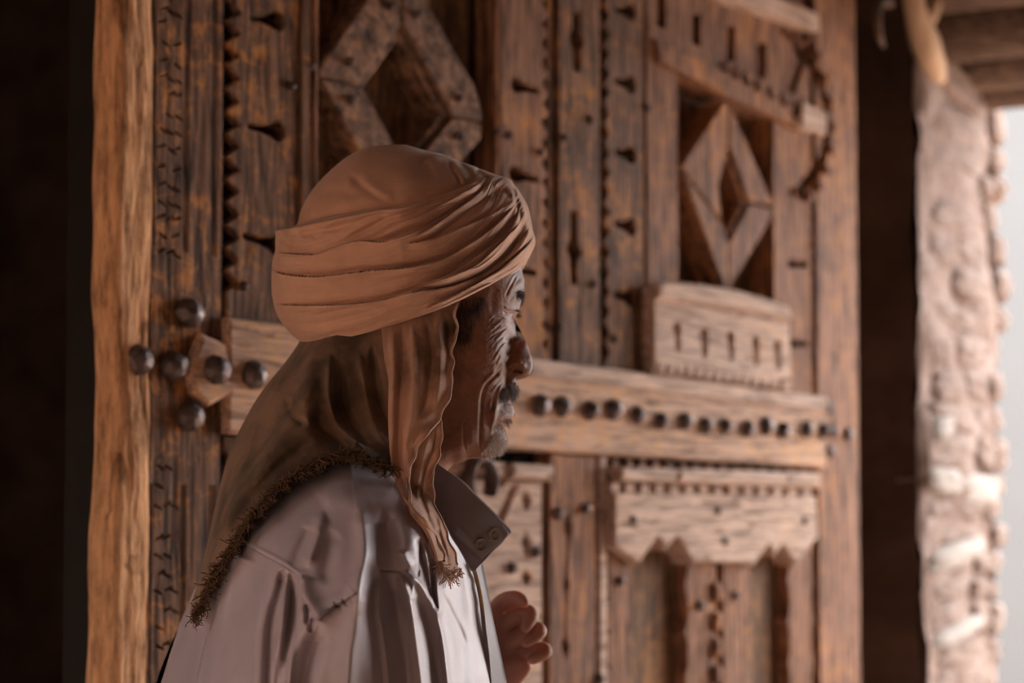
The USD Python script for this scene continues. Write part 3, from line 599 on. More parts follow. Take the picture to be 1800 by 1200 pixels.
def rbf(pts, sq=False, smooth=0.0):
    p = np.array(pts, float); f = RBFInterpolator(p[:, :2] / 100, p[:, 2] ** 2 if sq else p[:, 2], kernel='thin_plate_spline', smoothing=smooth)
    def g(PX, PY):
        v = f(np.c_[PX.ravel(), PY.ravel()] / 100).reshape(PX.shape)
        return np.sqrt(np.maximum(v, 0)) if sq else v
    return g
def pch(tab, k=1): 
    t = np.array(tab, float); return PchipInterpolator(t[:, 0], t[:, k], extrapolate=True)
def mirror_closed(PX, PY, OFF, yc=YM):
    """a rounded solid: the near half given by its offset towards the viewer's side, the far half its mirror image"""
    OFF = OFF.copy(); OFF[:, 0] = OFF[:, -1] = 0
    N = at(PX, PY, yc - OFF); Fq = N.copy(); Fq[..., 1] = 2 * yc - Fq[..., 1]
    P = np.concatenate([N, Fq[:, -2:0:-1]], 1); nr, nc = P.shape[:2]
    f = quads_tri(grid_faces(nr, nc, True)); V = np.vstack([P.reshape(-1, 3), P[0].mean(0), P[-1].mean(0)])
    i = np.arange(nc); j = (i + 1) % nc; a, b = nr * nc, nr * nc + 1
    f = np.vstack([f, np.c_[np.full(nc, a), j, i], np.c_[np.full(nc, b), (nr - 1) * nc + i, (nr - 1) * nc + j]])
    m = trimesh.Trimesh(V, f, process=False)
    if m.volume < 0: m.invert()
    return m
def sheet(P, th):
    """a cloth sheet of some thickness from a grid of points, its far face th behind"""
    nr, nc = P.shape[:2]
    du, dv = np.gradient(P, axis=0), np.gradient(P, axis=1); n = np.cross(du, dv); n /= np.linalg.norm(n, axis=-1, keepdims=True) + 1e-12
    if n[..., 1].mean() < 0: n = -n
    Q = P + n * th; V = np.vstack([P.reshape(-1, 3), Q.reshape(-1, 3)]); g = grid_faces(nr, nc); k = nr * nc
    rim = np.r_[np.arange(nc), np.arange(1, nr) * nc + nc - 1, (nr - 1) * nc + np.arange(nc - 2, -1, -1), np.arange(nr - 2, 0, -1) * nc]
    i, j = rim, np.roll(rim, -1)
    f = np.vstack([quads_tri(g), quads_tri(g)[:, ::-1] + k, np.c_[i, i + k, j + k], np.c_[i, j + k, j]])
    m = trimesh.Trimesh(V, f, process=False)
    if m.volume < 0: m.invert()
    return m

# ------------------------------------------------------------------ head
HR = pch([(330, 780), (400, 880), (450, 910), (480, 919), (490, 921), (500, 922), (512, 921), (522, 918.5), (533, 914), (541, 912), (547, 911), (553, 905), (557, 904), (562, 905.5), (577, 913), (592, 921), (610, 928.5), (630, 935), (641, 937.6), (650, 937), (656, 934.5), (660, 930), (662, 923), (663.6, 912), (667, 909.5), (678, 910.5), (688, 908.5), (694, 906.5), (698, 904), (700.5, 899.5), (703, 898.5), (707, 899.5), (714, 903), (721, 905.5), (728, 905), (735, 901), (741, 897), (748, 891), (753, 889), (765, 890), (774, 892), (781, 890.5), (787, 888), (794, 884), (799, 877), (801.5, 862), (803.5, 835), (806, 822), (814, 797), (825, 787), (850, 779), (880, 780), (930, 790)])
HL = pch([(330, 640), (400, 565), (480, 540), (560, 560), (620, 590), (700, 606), (760, 608), (830, 600), (930, 560)])
def face_grid():
    y = np.concatenate([np.linspace(330, 468, 30), np.linspace(470, 650, 260), np.linspace(650.5, 706, 130), np.linspace(706.5, 798, 140), np.linspace(798.4, 828, 70), np.linspace(830, 930, 24)])
    L, R = HL(y), HR(y); q = np.linspace(0, 1, 300); t = 1 - (1 - q) ** 1.75                # finer towards the face
    return L[:, None] + (R - L)[:, None] * t[None], np.repeat(y[:, None], 300, 1)
FACE = [(700, 480, .076), (790, 490, .072), (840, 490, .063), (880, 490, .047), (900, 488, .031), (912, 490, .017), (921, 490, 0),
        (905, 505, .030), (916, 508, .015), (921, 512, 0), (895, 520, .037), (910, 524, .021), (918, 522, 0),
        (700, 545, .077), (800, 545, .067), (850, 545, .057), (880, 545, .043), (895, 545, .031), (905, 545, .019), (911, 546, 0),
        (850, 562, .056), (880, 562, .042), (890, 562, .034), (895, 562, .026), (899, 562, .012), (905, 562, 0),
        (820, 600, .064), (860, 600, .054), (880, 600, .042), (886, 600, .036), (890, 600, .027), (895, 600, .0155), (905, 600, .0125), (916, 600, .008), (924.5, 600, 0),
        (700, 600, .076), (780, 600, .069), (886, 620, .034), (890.5, 620, .023), (897, 620, .0175), (912, 620, .014), (925, 620, .008), (932, 620, 0),
        (820, 640, .062), (860, 640, .050), (878, 640, .040), (885, 640, .033), (889, 640, .0225), (896, 640, .0195), (908, 640, .0185), (922, 640, .0135), (931, 640, .008), (937, 640, 0),
        (700, 650, .074), (780, 650, .066), (850, 660, .051), (872, 660, .040), (881, 660, .033), (887, 660, .022), (896, 660, .017), (910, 659, .0145), (922, 659, .009), (930.5, 659.5, 0),
        (887, 672, .021), (900, 670, .0155), (909.5, 670, .0),
        (850, 682, .047), (868, 682, .038), (877, 682, .032), (884, 684, .026), (895, 684, .019), (904, 684, .012), (909, 687, 0),
        (800, 702, .060), (840, 702, .047), (865, 702, .036), (873, 702, .031), (880, 703, .023), (890, 702, .0135), (898.5, 703, 0),
        (870, 720, .032), (880, 722, .025), (893, 722, .016), (905, 722, 0), (845, 730, .043), (865, 735, .034), (882, 737, .022), (892, 740, .012), (897, 741, 0),
        (862, 755, .031), (876, 752, .019), (889, 753, 0), (820, 765, .050), (850, 767, .037), (868, 767, .027), (881, 767, .016), (890.5, 767, 0),
        (790, 770, .056), (700, 750, .066), (820, 790, .044), (850, 790, .031), (868, 790, .019), (887, 789, 0), (845, 799, .026), (862, 801, 0), (822, 806, 0), (810, 802, .038), (785, 806, .046),
        (797, 814, 0), (775, 820, .038), (787, 825, 0), (740, 840, .052), (779, 850, 0), (700, 840, .056), (640, 800, .055), (700, 900, .058), (650, 900, .052), (790, 930, 0), (760, 900, .036),
        (606, 700, 0), (608, 760, 0), (600, 830, 0), (560, 930, 0), (590, 620, 0), (560, 560, 0), (540, 480, 0), (565, 400, 0), (640, 330, 0), (780, 330, 0), (880, 400, 0), (912, 452, 0),
        (700, 400, .070), (700, 340, .035), (800, 400, .062), (860, 440, .050), (600, 500, .055), (640, 600, .062), (640, 700, .052), (590, 880, .035)]
HOFF = rbf(FACE, sq=True, smooth=1e-9)
WRINK = [([(895, 606), (893, 623), (889, 643), (882, 672), (875, 693), (872, 718), (866, 748), (860, 775)], .0022, 4.5, 'r'), ([(886, 655), (880, 672), (870, 700), (866, 725)], .0016, 4, 'v'),
         ([(885, 640), (879, 650), (866, 664), (853, 679), (847.5, 699), (846, 725), (844.5, 760), (844, 797)], .0026, 3.6, 'v', .12), ([(880, 645), (861, 664), (847, 680), (841, 699), (839, 725), (838, 752)], .0016, 5, 'r'),
         ([(858, 690), (855, 720), (857, 760)], .0012, 7, 'v'), ([(885, 662), (872, 680), (862, 690)], .0010, 2.6, 'r'), ([(889, 655), (878, 668), (866, 676)], .0009, 2.2, 'v'), ([(884, 672), (872, 684)], .0008, 2.0, 'v'),
         ([(818, 735), (816, 777), (821, 803)], .0014, 3, 'v'), ([(812, 745), (810, 780)], .0009, 5, 'r'), ([(828, 750), (830, 785)], .0008, 6, 'r'),
         ([(898, 556), (884, 559), (872, 556)], .0012, 2.2, 'v'), ([(894, 563), (880, 572), (866, 575)], .0013, 2.0, 'v'), ([(896, 571), (880, 582), (862, 592)], .0014, 2.2, 'v'), ([(895, 580), (880, 595), (862, 612)], .0014, 2.4, 'v'),
         ([(893, 592), (880, 608), (866, 630)], .0012, 2.4, 'v'), ([(891, 606), (880, 622), (870, 642)], .0011, 2.2, 'v'), ([(890, 622), (880, 638), (872, 650)], .0010, 2.2, 'v'), ([(896, 576), (884, 586), (868, 600)], .0011, 2.0, 'r'), ([(893, 600), (880, 614), (868, 634)], .0011, 2.2, 'r'),
         ([(896, 567), (886, 574), (872, 582)], .0009, 1.8, 'r'), ([(897, 560), (888, 566), (876, 566)], .0009, 1.7, 'r'),
         ([(910, 480), (903, 492), (895, 507), (888, 525)], .0016, 2.4, 'v'), ([(913, 486), (906, 502), (899, 518), (893, 532)], .0014, 2.2, 'v'), ([(915, 500), (905, 515), (893, 535)], .0010, 2.0, 'v'), ([(907, 478), (898, 494), (890, 512)], .0012, 2.4, 'r'), ([(912, 492), (903, 508), (894, 528)], .0012, 2.2, 'r'),
         ([(918, 470), (908, 478), (898, 484)], .0010, 2, 'v'), ([(884, 545), (892, 552), (902, 551), (910, 548)], .0020, 2.6, 'v'), ([(886, 538), (896, 543), (908, 541)], .0018, 3.0, 'r'), ([(884, 556), (894, 560), (901, 558)], .0012, 2.4, 'r'),
         ([(870, 500), (866, 530), (868, 552)], .0012, 9, 'v'), ([(900, 655), (907, 651), (915, 653), (919, 657)], .0045, 3.6, 'v', .3), ([(893, 648), (899, 640), (910, 637), (920, 641), (925, 650)], .0016, 4, 'r'), ([(893, 640), (897, 634), (905, 631)], .0012, 2.6, 'v'),
         ([(877, 704), (886, 703), (899, 702.5)], .0026, 2.6, 'v', .1), ([(884, 713), (895, 713), (903, 716)], .0012, 4, 'r'), ([(880, 697), (890, 697), (902, 697)], .0010, 3, 'r'), ([(882, 742), (892, 744)], .0012, 5, 'v')]
def head_off(PX, PY):
    o = HOFF(PX, PY); w = np.clip((HR(PY) - PX) / 6, 0, 1) ** .5
    return o + w * folds(PX, PY, [(a, b * (.75 if c < 2.7 and b < .0016 else .95), c * .85, d, *e) for a, b, c, d, *e in WRINK])
HX, HY = face_grid()
HO = head_off(HX, HY)
pore = np.clip((HX - 790) / 40, 0, 1) * np.clip((HR(HY) - HX) / 10, 0, 1)
wr_ = np.clip((HX - 852) / 14, 0, 1) * np.clip((HR(HY) - HX - 14) / 20, 0, 1) * np.clip((HY - 545) / 12, 0, 1) * np.clip((690 - HY) / 40, 0, 1)
HO = HO + wr_ * .0022 * (np.abs(meshkit.fbm(np.stack([(HX - .9 * HY) / 30, (HX * .9 + HY) / 7.5, HX * 0], -1), 3, 77) - .5) * 2 - .25)
HO = np.maximum(HO + pore * (.0006 * (meshkit.fbm(np.stack([HX / 5, HY / 5, HX * 0], -1), 3, 2) - .5) + .0010 * (meshkit.fbm(np.stack([HX / 16, HY / 16, HX * 0], -1), 2, 6) - .5)), 0)
head = mirror_closed(HX, HY, HO)
def man3(solid): 
    return manifold3d.Manifold(manifold3d.Mesh(np.asarray(solid.vertices, np.float32), np.asarray(solid.faces, np.uint32)))
ICO = np.array(trimesh.creation.icosphere(subdivisions=2).vertices)
def chain(js, refine=.004, taub=8):
    """a limb: hulls of neighbouring joint spheres, joined and smoothed"""
    out = None
    for (p, a), (q, b) in zip(js[:-1], js[1:]):
        h = manifold3d.Manifold.hull_points(np.vstack([ICO * a + p, ICO * b + q]).astype(np.float32)); out = h if out is None else out + h
    return out
def smooth_m(mf, edge, it):
    mf = mf.refine_to_length(edge); me = mf.to_mesh(); m = trimesh.Trimesh(me.vert_properties[:, :3], me.tri_verts, process=True)
    trimesh.smoothing.filter_taubin(m, .5, -.53, iterations=it); return m
YH = 1.375
def hp(px, py, dy, r): return (at(px, py, YH + dy), r * YH / FPX)
fing = [[hp(868, 1072, .012, 13), hp(886, 1053, .006, 13.2), hp(911, 1050, -.004, 12.6), hp(922, 1060, -.012, 9.0)],
        [hp(886, 1096, .010, 12), hp(925, 1073, .004, 13.6), hp(936, 1082, -.006, 12.2), hp(923, 1104, -.016, 8.8)],
        [hp(893, 1127, .010, 13), hp(944, 1104, .006, 13.8), hp(951, 1111, -.004, 11.5), hp(924, 1130, -.014, 9.0)],
        [hp(903, 1154, .012, 12), hp(956, 1139, .008, 13.0), hp(961, 1147, .0, 10.5), hp(934, 1160, -.008, 8.6)],
        [hp(878, 1110, .030, 13), hp(905, 1085, .036, 12), hp(930, 1070, .030, 9)]]
palm = manifold3d.Manifold.hull_points(np.vstack([ICO * r + p for p, r in [hp(872, 1085, .014, 16), hp(884, 1110, .018, 20), hp(896, 1140, .018, 20), hp(908, 1160, .014, 17), hp(882, 1170, .02, 20)]]).astype(np.float32))
palm2 = manifold3d.Manifold.hull_points(np.vstack([ICO * r + p for p, r in [hp(906, 1165, .006, 15), hp(925, 1172, .004, 11), hp(890, 1200, .012, 22), hp(880, 1180, .012, 20)]]).astype(np.float32))
knu = manifold3d.Manifold.hull_points(np.vstack([ICO * r + p for p, r in [hp(880, 1070, .026, 14), hp(905, 1072, .030, 15), hp(922, 1092, .028, 15), hp(934, 1120, .026, 15), hp(938, 1146, .024, 14), hp(905, 1160, .026, 14)]]).astype(np.float32))
hand = palm + palm2 + knu
for fg in fing: hand = hand + chain([(p_, r * 1.1) for p_, r in fg])
hand = smooth_m(hand + chain([hp(886, 1190, .012, 23), hp(868, 1250, .03, 27)]), .0028, 10)
sh = lambda x, y, z: np.array([x, y, z])
core = chain([(at(690, 860, YM), .052), (sh(-.13, YM, 1.30), .10), (sh(-.13, YM, .95), .12), (sh(-.12, YM, .86), .13)])
for q in (-1, 1):
    core = core + chain([(sh(-.13, YM, 1.36), .06), (sh(-.14, YM + q * .12, 1.32), .045), (sh(-.14, YM + q * .125, 1.12), .036)])
    core = core + chain([(sh(-.12, YM + q * .09, .88), .085), (sh(-.11, YM + q * .10, .48), .052), (sh(-.12, YM + q * .10, .10), .036), (sh(-.12, YM + q * .10, .05), .034), (sh(.04, YM + q * .11, .032), .026), (sh(.08, YM + q * .11, .026), .02)])
core = core + chain([(sh(-.14, YM + .12, 1.15), .036), (sh(-.10, YM + .13, 1.06), .036), (hp(868, 1250, .03, 27)[0], .016)])
core = core + chain([(sh(-.14, YM - .125, 1.13), .036), (sh(-.12, YM - .13, .90), .032), (sh(-.11, YM - .13, .80), .03)])
core = smooth_m(core, .02, 6)
body = man3(head)
try:
    body = man3(head) + man3(hand) + man3(core); me = body.to_mesh(); bm = trimesh.Trimesh(me.vert_properties[:, :3], me.tri_verts, process=False)
    assert len(bm.vertices) > len(head.vertices) * .8
except Exception as ex:
    bm = cat([head, hand, core])
obj('body', bm, 'skin', man, smooth=True, label='dark weathered face in profile and one closed hand')
for q, Yq in ((-1, 0), (1, 1)):
    c = at(879, 549, YM - .014); m = trimesh.creation.icosphere(subdivisions=3, radius=.0105); m.apply_translation(c if not Yq else [c[0], 2 * YM - c[1], c[2]]); obj('eye', m, 'eye_white', man, smooth=True)
for q in (-1, 1):
    so = trimesh.creation.box((.26, .095, .014)); so.apply_translation((-.02, YM + q * .105, .007)); obj('sandal', so, 'sandal_leather', man)
# hair
def surf(px, py): return at(px, py, YM - head_off(np.atleast_1d(np.float64(px))[None], np.atleast_1d(np.float64(py))[None])[0])
def hairs(name, mat, n, region, length, direct, width=.00022, seed=1, curl=.3, both=True, lift=.5, **kw):
    """short hairs rooted on the face inside a polygon of the profile, with their mirror images on the far side"""
    g = np.random.default_rng(seed); pg = Polygon(region); x0, y0, x1, y1 = pg.bounds; P = []
    while len(P) < n:
        p = (g.uniform(x0, x1), g.uniform(y0, y1))
        if pg.contains(Point(p)) and p[0] < HR(p[1]) - .3: P.append(p)
    P = np.array(P); R = surf(P[:, 0], P[:, 1]); e = 1.0
    nx = surf(P[:, 0] - e, P[:, 1]); ny = surf(P[:, 0], P[:, 1] + e)
    N = np.cross(nx - R, ny - R); N /= np.linalg.norm(N, axis=1, keepdims=True) + 1e-12; N[N[:, 1] > 0] *= -1
    # hairs on the silhouette stand out along the profile
    pts, cnt = [], []
    for k in range(n):
        d = np.array(direct, float) + g.normal(0, curl, 3); d = d / np.linalg.norm(d) + lift * N[k]; d /= np.linalg.norm(d)
        L = length * g.uniform(.6, 1.2); t = np.linspace(0, 1, 5)[:, None]; dr = np.array([0, 0, -1.0]) * L * .25
        c = R[k] - N[k] * .0006 + d * L * t + dr * t ** 2
        pts.append(c); cnt.append(5)
        if both: cc = c.copy(); cc[:, 1] = 2 * YM - cc[:, 1]; pts.append(cc); cnt.append(5)
    b = UsdGeom.BasisCurves.Define(stage, fresh(man, name)); b.CreateTypeAttr('linear'); b.CreatePointsAttr(Vt.Vec3fArray.FromNumpy(np.vstack(pts).astype(np.float32)))
    b.CreateCurveVertexCountsAttr(Vt.IntArray(cnt)); w = np.tile(np.array([1, .95, .8, .55, .2]) * width * 2, len(cnt))
    b.CreateWidthsAttr(Vt.FloatArray.FromNumpy(w.astype(np.float32))); b.SetWidthsInterpolation('vertex')
    UsdShade.MaterialBindingAPI.Apply(b.GetPrim()).Bind(UsdShade.Material.Get(stage, '/World/Looks/' + mat)); tag(b.GetPrim(), kind='stuff', **kw)
CHIN = [(870, 745), (880, 745), (888, 755), (890, 770), (888, 785), (879, 797), (862, 800), (848, 795), (856, 780), (866, 765)]
hairs('beard', 'white_hair', 750, CHIN, .0045, (.35, -.1, -.7), .00012, 3, .45, lift=.25, label='short white chin beard')
hairs('beard', 'white_hair', 260, [(874, 716), (880, 722), (884, 745), (888, 765), (882, 785), (866, 790), (866, 760)], .0022, (.3, -.1, -.6), .00008, 4, .5, lift=.3, label='white stubble beside the mouth')
hairs('beard', 'dark_grey_hair', 40, [(888, 735), (899, 735), (893, 746), (886, 744)], .0045, (.6, 0, -.6), .00011, 5, .3, lift=.25, label='dark tuft under the lower lip')
MOU = [(884, 674), (893, 669), (905, 667.5), (910, 676), (908, 688), (904, 693), (892, 696), (880, 699), (877, 692)]
hairs('moustache', 'dark_grey_hair', 520, MOU, .0065, (.12, -.12, -.9), .00012, 6, .22, lift=.12, label='thick dark grey moustache')
hairs('moustache', 'grey_hair', 330, [(890, 671), (908, 668), (910, 680), (908, 690), (893, 696), (882, 698), (880, 686)], .0065, (.16, -.12, -.85), .00011, 7, .25, lift=.16, label='grey hairs at the front of the moustache')
hairs('eyebrow', 'black_hair', 420, [(906, 513), (912, 509), (920, 510), (919, 519), (914, 523), (907, 522)], .0055, (.15, .35, -.1), .00011, 8, .25, lift=.10)
hairs('eyelash', 'black_hair', 26, [(903, 545), (909, 544), (909.5, 546.5), (904, 547)], .0055, (.95, 0, -.18), .00010, 9, .12, lift=0.)
hairs('sideburn', 'black_hair', 1500, [(800, 530), (826, 520), (846, 514), (854, 522), (848, 540), (836, 556), (830, 585), (820, 598), (806, 598), (796, 570)], .009, (-.1, -.05, -.85), .00010, 10, .2, lift=.06, label='short black hair at the temple')

# ------------------------------------------------------------------ the turban
def rows_grid(rows, nr, nc, gam=1.0):
    r = np.array(rows, float); u = np.arange(len(r)); t = np.linspace(0, len(r) - 1, nr); I = [PchipInterpolator(u, r[:, k])(t) for k in range(r.shape[1])]
    v = np.linspace(0, 1, nc); v = v - gam * np.sin(4 * np.pi * v) / (4 * np.pi) * 0 - gam * np.sin(2 * np.pi * v) / (2 * np.pi) * .55
    PX = I[0][:, None] + (I[2] - I[0])[:, None] * v; PY = I[1][:, None] + (I[3] - I[1])[:, None] * v
    return PX, PY, 2 * v - 1, I[4:]
TR = [(530, 602, 920, 465, .096), (500, 574, 931, 446, .106), (484, 545, 941, 425, .109), (477, 505, 938, 400, .112), (478, 462, 931, 366, .110), (484, 436, 921, 345, .106), (483, 408, 905, 326, .100), (516, 397, 897, 315, .093),
      (533, 360, 873, 307, .086), (553, 328, 846, 297, .077), (580, 300, 812, 284, .063), (610, 276, 783, 272, .046), (645, 259, 748, 264, .026), (690, 254, 712, 254, .004)]
TX, TY, tu, (tD,) = rows_grid(TR, 420, 460)
bow = np.linspace(1, 0, 420).clip(0, 1) ** 0; rr_ = np.linspace(0, len(TR) - 1, 420)
TY = TY + (26 * np.clip(1 - rr_ / 4.2, 0, 1) ** 1.2)[:, None] * (1 - np.abs(tu)[None] ** 2.5)
toff = tD[:, None] * np.where(tu < 0, np.maximum(1 - np.abs(tu) ** 2.4, 0) ** (1 / 2.4), np.maximum(1 - np.abs(tu) ** 1.55, 0) ** (1 / 1.55))[None]
A0 = lambda L: [(x / 3 + 450, y / 3 + 240) for x, y in L]
TF = [(A0([(170, 490), (330, 440), (470, 405), (620, 385), (770, 375), (900, 330), (1080, 270), (1190, 225)]), .0070, 7, 's', .06),
      (A0([(105, 605), (300, 622), (420, 580), (560, 548), (650, 555), (760, 530), (900, 470), (1010, 400)]), .0045, 6, 's', .10),
      (A0([(430, 560), (560, 500), (700, 430), (850, 385), (1000, 310), (1120, 265)]), .0028, 6, 'v'), (A0([(330, 510), (480, 470), (620, 420), (760, 400)]), .0022, 7, 'v'), (A0([(200, 520), (340, 490), (520, 440)]), .0018, 6, 'v'),
      (A0([(560, 555), (650, 520), (730, 470), (900, 400), (1050, 320), (1210, 225)]), .0035, 5, 's'), (A0([(820, 535), (940, 470), (1050, 390), (1150, 320), (1240, 235)]), .0038, 5, 's'), (A0([(870, 560), (1000, 480), (1120, 390), (1230, 310), (1320, 240)]), .0030, 6, 'v'),
      (A0([(780, 560), (900, 548), (1050, 490), (1200, 430), (1360, 335)]), .0030, 5, 's'),
      (A0([(75, 695), (150, 725), (300, 738), (450, 725), (600, 705), (800, 690), (980, 650), (1120, 570), (1250, 480), (1365, 360)]), .0050, 5, 's', .08),
      (A0([(860, 770), (1000, 735), (1130, 650), (1250, 570), (1370, 440), (1400, 330)]), .0042, 5, 's'), (A0([(960, 700), (1080, 660), (1200, 580), (1320, 470), (1370, 340)]), .0026, 5, 'v'),
      (A0([(640, 870), (850, 800), (1000, 745), (1150, 685), (1290, 560), (1420, 420)]), .0034, 5, 's'), (A0([(1120, 780), (1240, 690), (1360, 570), (1440, 400)]), .0030, 6, 'v'),
      (A0([(75, 880), (300, 890), (500, 882), (680, 858), (850, 815), (1000, 795), (1180, 730), (1330, 620), (1450, 470)]), .0036, 5, 's', .1),
      (A0([(280, 955), (450, 912), (600, 890), (800, 870)]), .0016, 6, 'v'), (A0([(120, 1000), (350, 980), (560, 935), (700, 915)]), .0018, 7, 'v'), (A0([(200, 1075), (340, 1060), (480, 1030)]), .0014, 7, 'v'),
      (A0([(860, 920), (1050, 835), (1200, 755), (1350, 650), (1470, 520)]), .0040, 5, 's'), (A0([(940, 890), (1100, 835), (1250, 765), (1410, 660)]), .0022, 5, 'r', .1),
      (A0([(1380, 260), (1420, 340), (1450, 450), (1462, 560)]), .0022, 6, 'v'), (A0([(1350, 250), (1375, 330), (1395, 430), (1380, 520)]), .0024, 5, 'v'), (A0([(1230, 300), (1300, 290), (1355, 330)]), .004, 6, 'v'),
      (A0([(870, 150), (920, 110), (1000, 100), (1070, 160), (1110, 230)]), .0030, 6, 's'), (A0([(1010, 120), (1050, 190), (1090, 260)]), .0030, 5, 'v'), (A0([(1060, 120), (1120, 180), (1170, 245)]), .0026, 5, 'v'), (A0([(1150, 175), (1200, 200), (1235, 240)]), .0030, 5, 'v'),
      (A0([(480, 200), (560, 250), (640, 310), (760, 365)]), .0020, 9, 'v'), (A0([(540, 215), (630, 285), (740, 350)]), .0018, 9, 'r'), (A0([(860, 60), (900, 150), (960, 230)]), .0012, 10, 'v'), (A0([(300, 300), (430, 290), (540, 330)]), .0012, 12, 'v'),
      (A0([(100, 490), (130, 530), (170, 560), (230, 570)]), .0035, 6, 'v'), (A0([(110, 520), (200, 545), (330, 540)]), .002, 6, 'r')]
tw = np.clip((1 - np.abs(tu)) / .10, 0, 1)[None] ** .6
# strands along the wraps: a field that is even along each wrap
lv = [(0, [(170, 490), (330, 440), (620, 385), (900, 330), (1190, 225)]), (1.0, [(105, 605), (420, 580), (650, 555), (1050, 390), (1240, 235)]), (2.0, [(75, 695), (300, 738), (600, 705), (980, 650), (1250, 480), (1365, 330)]),
      (3.2, [(75, 880), (500, 882), (850, 815), (1180, 730), (1330, 620), (1450, 440)]), (4.3, [(240, 1085), (560, 1040), (900, 930), (1200, 790), (1420, 660)]), (-2.0, [(400, 170), (700, 130), (950, 130)])]
LV = rbf([(*q, l) for l, c_ in lv for q in A0(c_)], smooth=1e-3)(TX, TY)
strand = (meshkit.fbm(np.stack([TX / 70, LV * 5.5, LV * 0], -1), 4, 31) - .5) + .6 * (meshkit.fbm(np.stack([TX / 120, LV * 2.4, LV * 0 + 5], -1), 2, 35) - .5)
wrapzone = np.clip((LV + .3) / .5, 0, 1)
tfold = folds(TX, TY, TF)
toff2 = np.maximum(toff + tw * (1.9 * tfold + strand * (.0030 + .0065 * np.clip((TX - 640) / 220, 0, 1)) * (.15 + .85 * wrapzone) + .0016 * (meshkit.fbm(np.stack([TX / 60, TY / 60, TX * 0], -1), 3, 9) - .5)), 0)
# the wraps show on the outline too
bump_ = folds(TX, TY, [(a, b, c, d, *e) for (a, b, c, d, *e) in TF]) * FPX / YM
edge_ = np.clip((np.abs(tu) - .8) / .2, 0, 1)[None] ** 2
TX2 = TX + np.sign(tu)[None] * edge_ * np.clip(bump_, -6, 6) * .7
turb = mirror_closed(TX2, TY, toff2)
tb = obj('turban', turb, 'turban_cloth', man, smooth=True, label='tan cotton turban wrapped in twisted folds')
# ------------------------------------------------------------------ the robe
RL = pch([(792, 565), (800, 545), (815, 518), (840, 480), (880, 434), (930, 394), (980, 367), (1040, 340), (1100, 314), (1200, 275), (1400, 235), (2000, 215), (3350, 190)])
RR = pch([(792, 650), (800, 672), (815, 702), (840, 735), (880, 782), (930, 815), (980, 836), (1040, 852), (1090, 864), (1200, 888), (1400, 925), (2000, 950), (3350, 960)])
yr = np.concatenate([np.linspace(792, 900, 100), np.linspace(901, 1230, 270), np.linspace(1240, 3350, 60)]); nc = 380
vr = np.linspace(0, 1, nc); vr = vr - np.sin(2 * np.pi * vr) / (2 * np.pi) * .4
RX = RL(yr)[:, None] + (RR(yr) - RL(yr))[:, None] * vr; RY = np.repeat(yr[:, None], nc, 1)
ROB = rbf([(592, 795, .05), (620, 795, .07), (648, 795, .05), (600, 815, .115), (560, 840, .135), (640, 835, .140), (700, 850, .146), (735, 880, .150), (525, 845, .12), (500, 900, .17), (450, 930, .165), (520, 940, .205), (600, 930, .222), (670, 930, .225), (735, 945, .205), (790, 950, .11),
           (400, 985, .14), (450, 1000, .195), (520, 1000, .235), (600, 1000, .252), (660, 1000, .250), (720, 1000, .220), (780, 1000, .160), (832, 1000, .085), (330, 1100, .03), (385, 1100, .15), (450, 1100, .225), (540, 1100, .262), (610, 1100, .268), (670, 1100, .262), (730, 1100, .225), (790, 1100, .165), (850, 1100, .08),
           (300, 1200, .03), (360, 1200, .15), (440, 1200, .235), (540, 1200, .272), (620, 1200, .27), (690, 1200, .255), (760, 1200, .215), (830, 1200, .145), (875, 1200, .08), (280, 1500, .10), (450, 1500, .22), (600, 1500, .25), (750, 1500, .20), (900, 1500, .10), (280, 2200, .12), (560, 2200, .24), (880, 2200, .12), (260, 3350, .12), (560, 3350, .26), (880, 3350, .12)], smooth=1e-4)
ROB_ = ROB; ROB = lambda X, Y: .84 * ROB_(X, Y)
low = lambda f, y0, y1, k: (lambda X, Y: f(X, Y) * (1 - (1 - k) * np.clip((Y - y0) / (y1 - y0), 0, 1)))
roff = np.maximum(ROB(RX, RY), .0) * np.maximum(1 - np.abs(2 * vr - 1)[None] ** 5, 0) ** .42
G0 = lambda L: [(x / 3.3333 + 300, y / 3.3333 + 760) for x, y in L]
H0 = lambda L: [(x / 4 + 480, y / 4 + 900) for x, y in L]
